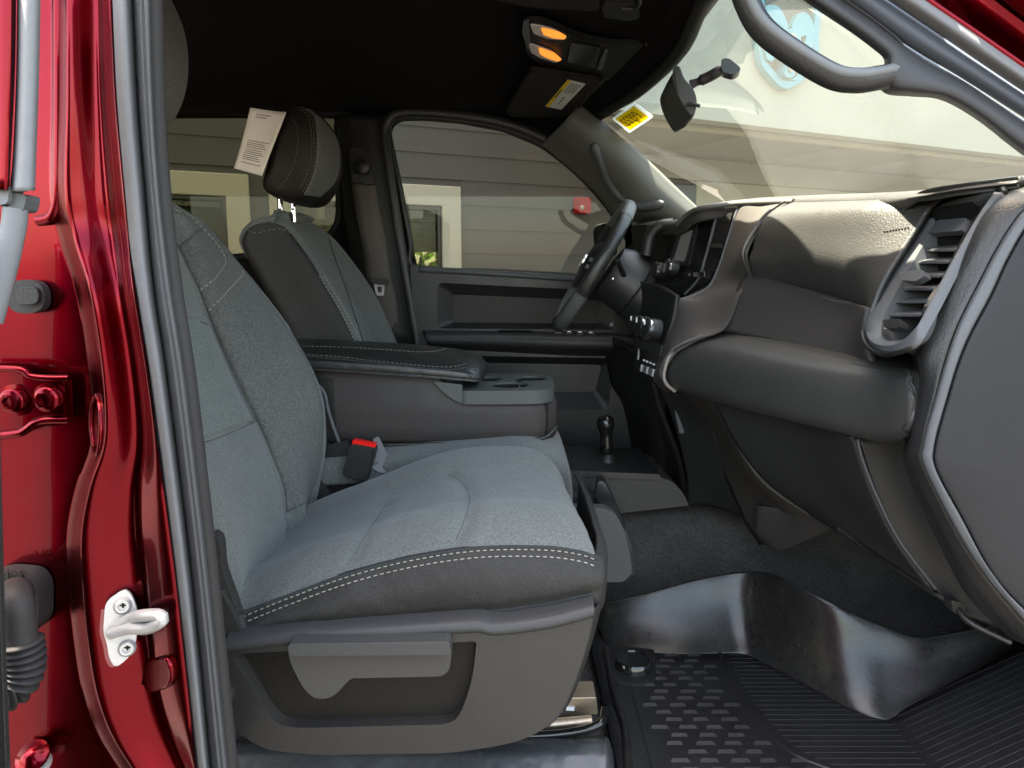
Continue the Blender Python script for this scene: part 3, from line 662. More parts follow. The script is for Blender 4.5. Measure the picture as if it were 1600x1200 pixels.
# ---------------- backrest
rw = [((470, 868), (440, 872)), ((488, 800), (452, 812)), ((503, 735), (445, 765)), ((507, 690), (430, 722)), ((504, 630), (402, 657)), ((482, 570), (370, 592)), ((445, 507), (342, 530)), ((400, 447), (318, 470)), ((350, 388), (297, 420)), ((312, 345), (275, 372)), ((276, 322), (256, 336))]
rings = []
for s, m in rw:
    s_ = U(*s, 1.41); m_ = U(*m, 1.25); z = s_.z*.6+m_.z*.4
    cx = m_.x
    ring_ = [V((s_.x-.16, 1.455, s_.z)), V((s_.x-.05, 1.455, s_.z)), V((s_.x-.008, 1.435, s_.z)), V((s_.x, 1.405, s_.z)), V((s_.x-.012, 1.365, s_.z)), V((cx+.02, 1.285, m_.z)), V((cx-.004, 1.25, m_.z)), V((cx+.004, 1.20, z)), V((cx-.002, 1.13, z)), V((cx, 1.06, z)), V((cx+.004, 1.02, z)), V((cx+.005, .985, z)), V((cx-.02, .955, z)), V((cx-.15, .96, z)), V((cx-.17, 1.2, z))]
    rings.append(ring_)
t0 = rings[-1]; c = sum(t0, V())/len(t0)
rings.append([c+(p-c)*.9+V((-.03, 0, .028)) for p in t0]); rings.append([c+(p-c)*.6+V((-.05, 0, .042)) for p in t0])
fine = [spl(r, 180, True) for r in rings]
cols = [spl([r[j] for r in fine], 140) for j in range(180)]
br = sp(MB().loft([[cols[j][i] for j in range(180)] for i in range(140)]), 'backrest', M['fabric'])
seam = [(262, 352), (288, 405), (310, 450), (325, 490), (345, 537), (370, 592), (402, 657), (426, 714), (444, 762), (448, 800)]
ripple(br, .002, 12); b0 = bvh_of(br)
dent(br, on(b0, pspl(seam, 40), 0), .006, .009)
dent(br, on(b0, [(300, 694), (330, 688), (370, 672), (402, 657)], 0), .006, .010)
dent(br, on(b0, [(252, 497), (280, 495), (305, 500), (326, 508)], 0), .004, .008)
dent(br, on(b0, [(378, 424), (376, 433), (350, 460), (325, 487)], 0), .0025, .006)
dent(br, on(b0, [(318, 360), (340, 385), (351, 405), (348, 418), (330, 440), (311, 455)], 0), .0025, .006)
bvr = bvh_of(br)
# side airbag-side bolster cover: darker tone on the far bolster
seam = [(262, 352), (288, 405), (310, 450), (325, 490), (345, 537), (370, 592), (402, 657), (426, 714), (444, 762), (448, 800)]
q = on(bvr, pspl(seam, 60), .0); sp(MB().tube(q, .0009, 6), 'bolster_seam', M['seam2'])
# bolster panel overlay (slightly darker cloth) between the seam and the edge
edge = [(300, 330), (335, 366), (372, 411), (410, 460), (450, 516), (480, 566), (501, 630), (503, 690), (496, 740), (480, 785)]
g = []
for k in range(60):
    a = V((*pspl(seam, 60)[k], 0)); b = V((*pspl(edge, 60)[k], 0))
    r = on(bvr, [(a.x+(b.x-a.x)*t, a.y+(b.y-a.y)*t) for t in [j/11 for j in range(12)]], .0022)
    if len(r) == 12: g.append(r)
sp(MB().grid(g), 'bolster_panel', M['fabric_dark'], solid=.0015)
bvr2 = bvr
mb = MB(); stitch(mb, on(bvr, pspl([(264, 329), (290, 336), (318, 360), (340, 385), (351, 405), (348, 418), (330, 440), (311, 455)], 50), .003), r=.001)
sp(mb, 'stitching', M['stitch'])
mb = MB(); stitch(mb, on(bvr, pspl([(378, 424), (376, 433), (350, 460), (325, 487)], 30), .003), r=.001)
sp(mb, 'stitching', M['stitch'])
# ribbed centre insert
ins = []
lt = [(250, 500), (262, 560), (280, 620), (300, 690)]; rt = [(326, 494), (346, 540), (370, 594), (400, 655)]
for k in range(40):
    a = V((*pspl(lt, 40)[k], 0)); b = V((*pspl(rt, 40)[k], 0))
    r = on(bvr, [(a.x+(b.x-a.x)*t, a.y+(b.y-a.y)*t) for t in [j/9*.985 for j in range(10)]], .0012)
    if len(r) == 10: ins.append(r)
sp(MB().grid(ins), 'ribbed_insert', M['fabric_rib'], solid=.001)
for l in ([(252, 497), (280, 495), (305, 500), (326, 508)], [(300, 694), (330, 688), (370, 672), (402, 657)]):
    sp(MB().tube(on(bvr, pspl(l, 30), .0004), .0008, 6), 'insert_seam', M['seam2'])
# lower corner dark hinge cover at the rear of the cushion
sp(MB().plate(rp(PS([(326, 832, .94), (343, 840, .94), (347, 890, .94), (372, 960, .94), (330, 960, .94), (318, 880, .94)]), .012, 4), V((0, .02, 0))), 'recliner_cover', M['trim_dark'], bevel=.006)
sp(MB().plate(rp(PS([(320, 930, .93), (345, 920, .93), (385, 1000, .93), (366, 1012, .93), (352, 1130, .93), (320, 1130, .93)]), .01, 4), V((0, .03, 0))), 'hinge_shield', M['shell'], bevel=.006)
# headrest
def headrest(y0, y1, outline, mt, parent, rr, name='headrest', nz=18):
    o = [V((p.x, 0, p.z)) for p in outline]; c = sum(o, V())/len(o); prof = [(0, .55), (.05, .85), (.14, .98), (.5, 1.03), (.86, .98), (.95, .85), (1, .55)]
    rings = []
    ts = spl([V((a, b, 0)) for a, b in prof], nz)
    for t in ts:
        k = min(1.03, t.y); rings.append([V((c.x+(p.x-c.x)*k, y0+(y1-y0)*t.x, c.z+(p.z-c.z)*k)) for p in o])
    return MB().loft([spl(r, 60, True) for r in rings]).build(name, mt, parent)
o = [U(x, y, 1.34) for x, y in [(170, 150), (175, 20), (200, -55), (235, -50), (262, -4), (278, 40), (284, 90), (280, 135), (268, 172), (250, 196), (210, 205)]]
hr = headrest(1.06, 1.40, o, M['fabric_dark'], ps_, 0)
for y in (1.15, 1.28): sp(MB().tube([V((o[0].x+.06, y, .98)), V((o[0].x+.06, y, 1.12))], .006, 12), 'headrest_post', M['chrome'])
# seat base shell with recessed panel and lever
YS_ = .915
so_ = [(355, 1012), (372, 1002), (745, 978), (772, 993), (850, 981), (905, 966), (926, 957), (922, 985), (905, 1045), (880, 1108), (852, 1140), (800, 1163), (700, 1177), (500, 1180), (410, 1172), (366, 1140), (352, 1115)]
ho_ = [(362, 1022), (745, 1002), (738, 1065), (718, 1120), (700, 1132), (455, 1138), (425, 1128)]
out = rp(PS([(x, y, YS_) for x, y in so_]), [.004, .004, .012, .012, .02, .02, .006, .02, .03, .04, .04, .05, .02, .02, .03, .03, .02], 5)
hol = rp(PS([(x, y, YS_) for x, y in ho_]), [.004, .006, .03, .02, .02, .03, .03], 5)
sh = sp(MB().plate(out, V((0, .10, 0)), [hol]), 'seat_shell', M['shell'], bevel=.007, seg=3)
c = sum(hol, V())/len(hol); hin = [c+(p-c)*.98+V((0, .022, .0)) for p in hol]
MB().loft([hol, [h.lerp(i, .35) for h, i in zip(hol, hin)], hin], False).build('recess_lip', M['shell'], sh)
MB().plate([c+(p-c)*.985+V((0, .020, 0)) for p in hol], V((0, .01, 0))).build('recess_panel', mat('shaded_recess_plastic', (.011, .0095, .008), .5, bump=[(330, .35)], var=.07), sh)  # darker than the shell: shade of the recess put into its colour
# rounded upper ledge and front wrap of the shell
rows = []
for i, (x, y) in enumerate([(352, 1010), (450, 998), (550, 992), (650, 986), (742, 980), (775, 984), (850, 975), (905, 962), (928, 955)]):
    a = U(x, y, YS_-.002); rows.append([a+V((0, .004, -.012)), a+V((0, -.004, -.002)), a+V((0, .006, .010)), a+V((0, .05, .012)), a+V((0, .1, .0))])
MB().grid(gs(rows, 14, 60)).build('shell_ledge', mat('shell_ledge_plastic', (.045, .044, .045), .42, bump=[(330, .25)]), sh)
fr_ = [(926, 955), (922, 985), (905, 1045), (880, 1108), (852, 1140)]
rows = [[U(x, y, YS_+.002), U(x, y, YS_+.002)+V((.012, .02, 0)), U(x, y, YS_+.002)+V((.02, .08, 0)), U(x, y, YS_)+V((.02, .3, 0)), U(x, y, YS_)+V((.01, .5, 0))] for x, y in fr_]
MB().grid(gs(rows, 20, 30)).build('shell_front', M['shell'], sh, solid=.004)
# chamfered corner of the shell face
lv = [(449, 1008), (700, 1006), (706, 1014), (703, 1046), (692, 1057), (548, 1060), (522, 1088), (504, 1093), (488, 1090), (474, 1076), (452, 1034)]
lv = rp(PS([(x, y, YS_-.010) for x, y in lv]), [.008, .008, .008, .01, .01, .006, .012, .01, .01, .012, .02], 4)
lev = sp(MB().plate(lv, V((0, .026, 0))), 'adjust_lever', mat('lever_plastic', (.062, .057, .052), .45, bump=[(330, .2)]), bevel=.006, seg=4)
MB().plate(rp(PS([(449, 1006, YS_-.03), (702, 1003, YS_-.03), (705, 1024, YS_-.03), (452, 1026, YS_-.03)]), .006, 3), V((0, .03, 0))).build('lever_grip', mat('grip_plastic', (.055, .054, .053), .42, bump=[(330, .2)]), lev, bevel=.007, seg=4)
# slide rail at the foot
rl = sp(MB().plate(rp(PS([(800, 1092, 1.12), (932, 1090, 1.12), (934, 1116, 1.12), (800, 1124, 1.12)]), .003, 2), V((0, .05, 0))), 'slide_rail', M['steel'], bevel=.003)
MB().box(U(891, 1107, 1.118), (.014, .004, .006)).build('rail_slot', M['white'], rl)
sp(MB().tube(PS([(780, 1135, 1.09), (860, 1132, 1.09), (925, 1126, 1.09)]), .009, 10), 'slide_tube', M['steel'])
# rear knob seen at the rear foot
sp(MB().lathe(U(352, 1075, .93), V((0, -1, 0)), [(.02, 0), (.02, .02), (.014, .026)], 20), 'rear_knob', M['plastic'])
# seat riser, gloss black pressing under the seat
ri = thing('seat_riser', 'gloss black floor pressing under the passenger seat', 'seat riser', (.0, 1.0, 0))
rows = [[U(x, y, Y) for x in (300, 400, 500, 600, 700, 800, 880, 935, 950, 962)] for y, Y in ((1150, 1.14), (1152, 1.06), (1172, 1.02), (1196, 1.0), (1260, .96))]
for r in rows:
    r[-2].z -= .004; r[-1].z -= .04
part(MB().grid(gs(rows, 60, 30)), 'riser_panel', mat('gloss_riser', (.038, .039, .041), .33, bump=[(20, .15)], rv=.1, spec=.6), ri, solid=.01)
part(MB().tube(even(PS([(780, 1152, 1.06), (880, 1146, 1.06), (936, 1132, 1.06), (945, 1108, 1.10)]), 20), .007, 8), 'riser_bead', M['gloss'], ri)

# ================================================================== DRIVER SEAT
ds = thing('front_seat', 'grey and charcoal driver seat behind the centre armrest with a paper tag on its headrest', 'seat', (-.5, 2.0, 0))
bi = [(475, 600), (452, 520), (425, 465), (402, 425), (381, 395), (374, 370), (392, 346), (425, 336)]
fi = [(595, 600), (556, 524), (530, 482), (510, 448), (489, 412), (469, 384), (452, 362), (441, 346)]
fo_ = [(650, 600), (620, 531), (597, 478), (575, 440), (550, 405), (524, 374), (500, 355), (478, 343)]
rings = []
for a, b, c in zip(bi, fi, fo_):
    A_ = U(*a, 1.83); B0 = U(*b, 1.82); C0 = U(*c, 2.2); zm = (B0.z+C0.z)/2
    rings.append([A_, A_.lerp(B0, .5)+V((0, -.012, 0)), B0+V((-.02, -.006, 0)), B0+V((.0, .004, 0)), B0+V((.012, .035, 0)), V(((B0.x+C0.x)/2-.03, 1.91, zm)), V(((B0.x+C0.x)/2-.035, 2.01, zm)), V(((B0.x+C0.x)/2-.03, 2.11, zm)), C0+V((0, -.035, 0)), C0+V((-.012, 0, 0)), C0+V((-.06, .025, 0)), V((A_.x, 2.22, C0.z)), V((A_.x-.02, 2.03, (A_.z+zm)/2))])
t0 = rings[-1]; c = sum(t0, V())/len(t0); rings.append([c+(p-c)*.72+V((-.005, 0, .016)) for p in t0]); rings.append([c+(p-c)*.3+V((0, 0, .022)) for p in t0])
fine = [spl(r, 104, True) for r in rings]; cols = [spl([r[j] for r in fine], 80) for j in range(104)]
db = MB().loft([[cols[j][i] for j in range(104)] for i in range(80)]).build('backrest', M['fabric'], ds)
bvd = bvh_of(db)
# dark side panel over the near flank
Lp = [(470, 548), (447, 510), (424, 468), (403, 430), (386, 398), (380, 374), (394, 354), (420, 346)]
Rp = [(562, 548), (540, 502), (524, 474), (506, 444), (488, 412), (470, 387), (455, 367), (443, 354)]
g = []
for a, b in zip(pspl(Lp, 40), pspl(Rp, 40)):
    r = on(bvd, [(a[0]+(b[0]-a[0])*t, a[1]+(b[1]-a[1])*t) for t in [j/11 for j in range(12)]], .002)
    if len(r) == 12: g.append(r)
MB().grid(g).build('side_panel', M['trim_dark'], ds, solid=.0015)
mb = MB()
for d in (-2, 5): stitch(mb, on(bvd, pspl([(500+d, 432), (515+d, 457), (534+d, 489), (560+d, 540)], 40), .004), r=.001)
mb.build('stitching', M['stitch'], ds)
mb = MB(); stitch(mb, on(bvd, pspl([(384, 358), (400, 364), (420, 360), (440, 358), (455, 366)], 30), .004), L=.01, gap=.002, r=.0008)
mb.build('stitching', M['stitch2'], ds); mb = MB()
stitch(mb, on(bvd, pspl([(466, 362), (490, 367), (512, 374), (530, 390), (548, 415), (556, 430), (540, 447)], 40), .003), r=.0008); stitch(mb, on(bvd, pspl([(568, 437), (560, 452), (546, 468)], 20), .003), r=.0008)
mb.build('stitching', M['stitch2'], ds)
MB().tube(on(bvd, pspl([(440, 414), (462, 437), (488, 478), (510, 524)], 30), .003), .0012, 6).build('side_seam', M['seam'], ds)
MB().tube(on(bvd, pspl([(514, 372), (522, 400), (540, 450), (556, 500), (570, 540)], 30), .0), .002, 6).build('bolster_seam', M['seam'], ds)
o = [U(x, y, 1.90) for x, y in [(412, 296), (418, 262), (428, 215), (440, 178), (456, 162), (474, 163), (490, 176), (503, 205), (507, 240), (500, 275), (488, 300), (470, 314), (440, 311)]]
# front cover leans out on the far side
ltt = mat('black_leatherette', (.014, .011, .010), .5, bump=[(300, .3)], fleck=(300, .2))
hd_ = headrest(1.86, 2.14, o, ltt, ds, 0, nz=40)
bvh_ = bvh_of(hd_)
Lp = [(477, 170), (489, 182), (494, 212), (493, 247), (487, 276), (474, 304)]; Rp = [(486, 172), (508, 192), (526, 216), (532, 246), (525, 282), (500, 308)]
g = []
for a, b in zip(pspl(Lp, 60), pspl(Rp, 60)):
    r = on(bvh_, [(a[0]+(b[0]-a[0])*t, a[1]+(b[1]-a[1])*t) for t in [j/11 for j in range(12)]], .0018)
    if len(r) == 12: g.append(r)
MB().grid(g).build('front_cover', M['fabric_dark'], hd_, solid=.0012)
mb = MB()
for l in ([(466, 170), (480, 182), (486, 210), (486, 245), (480, 272), (468, 296)], [(471, 169), (484, 180), (490, 210), (490, 246), (484, 275), (472, 300)], [(448, 186), (460, 190), (466, 208), (464, 240), (455, 270), (434, 297)]):
    stitch(MB(), on(bvh_, pspl(l, 40), .004), r=.0008).build('stitching', M['stitch2'], hd_)
for x, y0, y1 in ((437, 300, 345), (457, 304, 347)):
    p_ = MB().tube([U(x, y0, 1.99), U(x+2, y1, 1.99)], .0075, 14).build('headrest_post', M['chrome'], ds)
    MB().lathe(U(x+1, 327, 1.982), V((0, -1, 0)), [(.0035, 0), (.0035, .002)], 10).build('notch', M['black'], p_)
MB().grid(gs([[V((x, y, .42+.03*math.sin((x+.5)*4))) for x in (-.45, -.3, -.1, .05, .1)]+[V((.11, y, .3))] for y in (1.82, 1.9, 2.0, 2.1, 2.2)], 20, 12)).build('cushion_cover', M['fabric'], ds, solid=.05)
# paper tag
tg = thing('paper_tag', 'white printed paper tag hanging behind the driver headrest', 'tag', U(405, 170, 1.84))
A_, B0, C0, D0 = U(391, 168, 1.84), U(446, 174, 1.84), U(412, 276, 1.86), U(363, 262, 1.86)
def TP(u, v): return A_*(1-u)*(1-v)+B0*u*(1-v)+C0*u*v+D0*(1-u)*v+V((0, .012*math.sin(u*2.4+v*2), 0))
tp = MB().grid([[TP(u/10, v/14) for u in range(11)] for v in range(15)]).build('sheet', M['paper'], tg, solid=.0008)
mb = MB()
for k, v in enumerate((.08, .12)):
    mb.grid([[TP(u, v)+V((0, -.0015, 0)) for u in (.2, .4, .6-.1*k)], [TP(u, v+.014)+V((0, -.0015, 0)) for u in (.2, .4, .6-.1*k)]])
mb.build('printed_heading', M['ink'], tg); mb = MB()
for k, v in enumerate((.50, .535, .565, .60, .64, .675, .705, .74, .77, .80, .86)):
    u0, u1 = (.15, .85) if v > .4 else (.2, .6); u1 -= (k*37 % 10)*.02
    mb.grid([[TP(u, v)+V((0, -.0015, 0)) for u in (u0, (u0+u1)/2, u1)], [TP(u, v+.012)+V((0, -.0015, 0)) for u in (u0, (u0+u1)/2, u1)]])
mb.build('printed_text', M['ink'], tg)

# ================================================================== SEAT BELT ON THE FAR PILLAR
sb = thing('seat_belt', 'dark seat belt hanging from its guide on the far pillar with steel latch tongue', 'seat belt', U(575, 300, 2.26))
pth = [(566, 282, 2.262), (574, 330, 2.262), (584, 380, 2.262), (591, 430, 2.262), (600, 470, 2.27), (606, 540, 2.28)]
a = spl(PS(pth), 30)
MB().grid([[p+V((-.038, .004, 0)), p+V((-.012, -.002, 0)), p+V((.012, -.002, 0)), p+V((.038, .004, 0))] for p in a]).build('webbing', M['strapd'], sb, solid=.0015)
MB().plate(rp(PS([(550, 272, 2.255), (584, 276, 2.255), (586, 290, 2.255), (552, 286, 2.255)]), .01, 4), V((0, -.02, 0))).build('belt_guide', M['plastic'], sb, bevel=.005)
MB().lathe(U(566, 262, 2.26), V((0, -1, 0)), [(.024, 0), (.024, .015), (.016, .02)], 20).build('anchor_cover', M['plastic'], sb)
MB().plate(rp(PS([(580, 434, 2.25), (608, 436, 2.25), (606, 446, 2.25), (582, 443, 2.25)]), .006, 3), V((0, -.016, 0))).build('tongue_grip', M['plastic'], sb, bevel=.004)
o = rp(PS([(584, 443, 2.248), (601, 443, 2.248), (600, 462, 2.248), (588, 462, 2.248)]), .006, 3); c = sum(o, V())/len(o)
MB().plate(o, V((0, -.003, 0)), [[c+(p-c)*.5 for p in o]]).build('latch_tongue', M['zinc'], sb, bevel=.001)

# ================================================================== CENTRE SEAT WITH FOLDED ARMREST CONSOLE
ct = thing('centre_console', 'black padded fold down armrest console with cup holder tray between the seats', 'console', (-.2, 1.65, .4))
# lid, lofted along its length
sec = []
for x, zt, zb in [(-.72, .648, .604), (-.45, .640, .598), (-.3, .632, .590), (-.18, .622, .582), (-.11, .612, .575), (-.075, .598, .570), (-.062, .586, .572)]:
    k = 1 if x < -.12 else (.96 if x < -.1 else (.88 if x < -.07 else .72)); c = 1.645; h = .152*k
    sec.append([V((x, c-h+.01, zb)), V((x, c-h-.004, zb+.006)), V((x, c-h-.004, (zt+zb)/2)), V((x, c-h+.004, zt-.016)), V((x, c-h+.03, zt-.004)), V((x, c-.06*k, zt+.006)), V((x, c+.06*k, zt+.006)), V((x, c+h-.03, zt-.004)), V((x, c+h, zt-.016)), V((x, c+h, (zt+zb)/2)), V((x, c+h-.01, zb)), V((x, c, zb-.002))])
fine = [spl(r, 84, True) for r in sec]; cols = [spl([r[j] for r in fine], 70) for j in range(84)]
lid = MB().loft([[cols[j][i] for j in range(84)] for i in range(70)]).build('armrest_lid', M['leather'], ct)
bvl = bvh_of(lid)
q = on(bvl, pspl([(466, 556), (520, 560), (590, 568), (650, 574), (700, 578), (730, 574)], 60), .0)
MB().tube(q, .0022, 6).build('lid_piping', M['seam'], lid)
mb = MB(); stitch(mb, on(bvl, pspl([(466, 554), (520, 557), (590, 565), (650, 571), (700, 574), (728, 569)], 60), .001), r=.0009); mb.build('stitching', M['stitch2'], lid)
mb = MB(); stitch(mb, on(bvl, pspl([(466, 541), (520, 542.5), (590, 546), (650, 550), (682, 549), (700, 544)], 60), .001), r=.0008); mb.build('stitching', M['stitch2'], lid)
# wrinkled nose
mb = MB()
for k in range(6):
    y0 = 552+k*7; mb.tube(on(bvl, pspl([(712+k*3, y0-6), (724+k*2, y0), (736, y0+4)], 12), -.001), .0022, 6)
mb.build('nose_creases', M['leather'], lid)
# body
bo = [(494, 586), (560, 586), (640, 594), (682, 598), (700, 620), (726, 631), (800, 634), (876, 628), (876, 655), (868, 676), (846, 690), (700, 697), (530, 699), (516, 690)]
pl = [(-.44, 1.512), (-.40, 1.511), (-.3, 1.51), (-.2, 1.51), (-.16, 1.51), (-.13, 1.51), (-.10, 1.51), (-.06, 1.51), (-.02, 1.511), (.02, 1.513)]+[(.034+.068*math.sin(a), 1.582-.068*math.cos(a)) for a in [k*math.pi/24 for k in range(1, 13)]]+[(.102, 1.66), (.100, 1.76), (.06, 1.80)]
def ztop(x): return .602 if x < -.17 else (.524 if x > -.105 else .524+.078*((-.105-x)/.065)**1.6)
rows = []
for x, y in pl:
    ny = V((0, 1, 0)) if x < .03 else V((-(x-.034), 1.582-y, 0)).normalized()
    z1 = ztop(x); rows.append([V((x, y, .428))+ny*.03, V((x, y, .434))+ny*.008, V((x, y, .444)), V((x, y, .47))-ny*.002, V((x, y, .5))-ny*.002, V((x, y, z1-.006)), V((x, y, z1))+ny*.006, V((x, y, z1))+ny*.03])
bod = MB().grid(rows).build('console_body', mat('console_side_skin', (.045, .039, .037), .55, bump=[(300, .25)], var=.06), ct, solid=.004, ang=70)
MB().box((-.17, 1.655, .48), (.50, .26, .08)).build('console_core', M['black'], bod)
MB().tube(even([U(x, y, 1.505) for x, y in [(520, 694), (600, 695), (700, 693), (800, 689), (850, 684), (870, 666)]], 40), .004, 8).build('base_piping', M['leather'], bod)
MB().plate(rp(PS([(497, 590, 1.508), (520, 590, 1.508), (527, 688, 1.508), (519, 690, 1.508)]), .004, 3), V((0, .1, 0))).build('rear_flank', M['leather'], bod, bevel=.004)
# tray: plate in plan with cup wells
zt = .553
def T(px, py): return UZ(px, py, zt)
o = rp([V((-.115, 1.50, zt)), V((.095, 1.505, zt)), V((.10, 1.77, zt)), V((-.115, 1.78, zt))], [.02, .07, .07, .02], 9)
cups = []
for c, r in ((V((-.035, 1.71, zt)), .036), (V((.025, 1.585, zt)), .047), (V((.055, 1.70, zt)), .036), (V((-.045, 1.60, zt)), .034)):
    pass
cups = [(V((-.005, 1.585, zt)), .044), (V((.045, 1.69, zt)), .041), (V((-.06, 1.68, zt)), .038)]
hs = [[c+V((r*math.cos(2*math.pi*k/36), r*math.sin(2*math.pi*k/36), 0)) for k in range(36)] for c, r in cups]
tr = MB().plate(o, V((0, 0, -.030)), hs).build('cup_tray', M['tray'], ct, bevel=.005, seg=3)
for c, r in cups: MB().lathe(c+V((0, 0, -.001)), V((0, 0, -1)), [(r, .004), (r-.003, .05), (r-.006, .09), (.001, .09)], 36, False).build('cup_well', M['black'], tr)
MB().lathe(V((.02, 1.635, zt-.06)), V((0, 0, 1)), [(.016, 0), (.014, .05), (.008, .062), (.001, .063)], 24).build('cup_divider', M['gloss'], tr)
# side apron of the tray sweeping back under the lid
ap = [(677, 596), (722, 601), (722, 631), (706, 624), (690, 611)]
MB().plate(rp(PS([(x, y, 1.503) for x, y in ap]), [.002, 0, 0, .02, .03], 5), V((0, .02, 0))).build('tray_apron', M['tray'], tr, bevel=.004)
# chromed pivot strap beside the passenger backrest
MB().tube(even(PS([(490, 600, 1.47), (500, 605, 1.47), (508, 618, 1.47), (512, 638, 1.47), (520, 664, 1.47), (530, 692, 1.47)]), 30), .004, 8).build('pivot_rail', M['lightgrey'], ct)
# middle seat
ms = thing('middle_seat', 'grey fabric middle seat cushion under the folded armrest console', 'seat cushion', (-.2, 1.63, .3))
rows = [[V((x, y, z+dz)) for x, z in ((-.5, .40), (-.3, .415), (-.1, .432), (.02, .440), (.085, .425), (.115, .385), (.12, .30), (.10, .22))] for y, dz in ((1.455, -.05), (1.462, -.008), (1.50, .0), (1.63, .004), (1.76, .0), (1.80, -.01), (1.805, -.05))]
MB().grid(gs(rows, 40, 40)).build('cushion_cover', M['fabric'], ms, solid=.01)
MB().tube(spl([V((-.1, 1.478, .434)), V((.02, 1.478, .442)), V((.088, 1.478, .424)), V((.118, 1.478, .385)), V((.123, 1.478, .30))], 30), .0025, 6).build('piping', M['seam'], ms)
# buckle and its straps
bk = thing('seat_belt_buckle', 'black seat belt buckle with red release button between the seats', 'belt buckle', U(562, 745, 1.44))
bl_ = rp(PS([(548, 693, 1.425), (588, 700, 1.425), (574, 753, 1.425), (534, 743, 1.425)]), .008, 4)
MB().plate(bl_, V((0, .026, 0))).build('buckle_case', M['plastic'], bk, bevel=.004, seg=3)
MB().plate(rp(PS([(551, 687, 1.427), (587, 694, 1.427), (585, 703, 1.427), (549, 696, 1.427)]), .003, 2), V((0, .018, 0))).build('release_button', M['redbtn'], bk, bevel=.002)
o = rp(PS([(552, 711, 1.424), (576, 716, 1.424), (571, 735, 1.424), (547, 729, 1.424)]), .006, 3); c = sum(o, V())/len(o)
MB().plate(o, V((0, -.0012, 0)), [[c+(p-c)*.88 for p in o]]).build('embossed_frame', M['trim_dark'], bk, bevel=.0005)
MB().tube(PS([(585, 700, 1.424), (581, 722, 1.424), (574, 748, 1.424)]), .002, 6).build('case_edge', M['grain'], bk)
for nm, l in (('strap', [(583, 686, 1.46), (591, 682, 1.46), (606, 712, 1.45), (596, 722, 1.45), (583, 722, 1.45)]), ('strap', [(580, 730, 1.44), (600, 718, 1.45), (620, 717, 1.46), (622, 730, 1.46), (611, 742, 1.45), (592, 738, 1.44)])):
    MB().plate(rp(PS(l), .003, 2), V((0, .004, 0))).build(nm, M['strap'], bk, bevel=.001)
MB().tube(even(PS([(596, 724, 1.47), (620, 718, 1.47), (650, 714, 1.47)]), 12), .005, 8, True, (1.6, .5)).build('strap_tail', M['strapd'], bk)
sc_ = thing('seat_side_cover', 'black cover panel between the passenger backrest and the belt buckle', 'cover', U(520, 740, 1.47))
MB().plate(rp(PS([(490, 700, 1.465), (542, 688, 1.465), (548, 700, 1.465), (532, 770, 1.465), (490, 790, 1.465)]), .006, 3), V((0, .02, 0))).build('cover_panel', M['plastic'], sc_, bevel=.004)
MB().plate(rp(PS([(470, 790, 1.44), (496, 745, 1.44), (518, 772, 1.44), (470, 800, 1.44)]), .006, 3), V((0, .02, 0))).build('bracket', M['shell'], sc_, bevel=.004)

# ================================================================== FLOOR CONSOLE, LEVER, BIN
fc = thing('floor_console', 'low black floor console carrying the transfer lever beside the middle seat', 'floor console', (.25, 1.8, .2))
o = [(830, 738), (1030, 746), (1050, 752), (1064, 765), (1077, 790), (960, 803), (830, 802)]
MB().plate(rp(PS([(x, y, 1.70) for x, y in o]), [0, .01, .01, .02, .006, .01, 0], 4), V((0, .24, 0))).build('console_body', mat('mid_grey_plastic', (.05, .048, .046), .5, bump=[(350, .3)]), fc, bevel=.006)
MB().plate(rp(PS([(830, 733, 1.69), (1030, 741, 1.69), (1034, 750, 1.69), (960, 748, 1.69), (830, 742, 1.69)]), .003, 3), V((0, .26, 0))).build('top_rim', M['grain'], fc, bevel=.004)
MB().tube(PS([(985, 733, 1.78), (1000, 732, 1.78), (1018, 734, 1.78), (1030, 736, 1.78)]), .003, 6).build('rim_clip', M['chrome'], fc)
gl = thing('transfer_lever', 'ball topped black transfer case lever on the floor console', 'lever', U(950, 735, 1.80))
MB().lathe(U(950, 738, 1.80), V((-.05, 0, 1)), [(.042, 0), (.038, .006), (.026, .03), (.018, .045), (.014, .05)], 26).build('boot', M['plastic'], gl)
MB().lathe(U(948, 714, 1.80), V((-.05, 0, 1)), [(.013, 0), (.012, .006), (.016, .012), (.017, .03), (.0155, .055), (.017, .068), (.0215, .078), (.0235, .09), (.0215, .102), (.014, .110), (.001, .113)], 26).build('knob', M['gloss'], gl)
c = U(946, 653.5, 1.795); MB().lathe(c, V((-.05, -.5, 1)), [(.012, 0), (.012, .0015), (.001, .002)], 16).build('shift_pattern', M['lightgrey'], gl)
bn = thing('floor_bin', 'grey plastic bin with dark raised end beside the passenger cushion front', 'bin', U(955, 905, 1.5))
o = [(890, 793), (945, 794), (962, 802), (974, 826), (985, 868), (988, 896), (974, 910), (890, 908)]
MB().plate(rp(PS([(x, y, 1.50) for x, y in o]), [0, .01, .015, .01, .01, .01, .012, 0], 4), V((0, .03, 0))).build('bin_wall', mat('bin_grey', (.075, .077, .077), .42, bump=[(400, .15)]), bn, bevel=.008)
MB().plate(rp(PS([(934, 752, 1.58), (944, 752, 1.58), (958, 780, 1.56), (978, 826, 1.54), (990, 870, 1.53), (992, 900, 1.53), (982, 898, 1.53), (966, 836, 1.54), (948, 800, 1.56), (930, 778, 1.58)]), .008, 4), V((.004, .05, 0))).build('end_fin', M['plastic'], bn, bevel=.005)
MB().plate(rp(PS([(890, 772, 1.60), (935, 774, 1.60), (940, 795, 1.60), (890, 795, 1.60)]), .004, 3), V((0, .05, 0))).build('bin_back', M['plastic'], bn, bevel=.003)
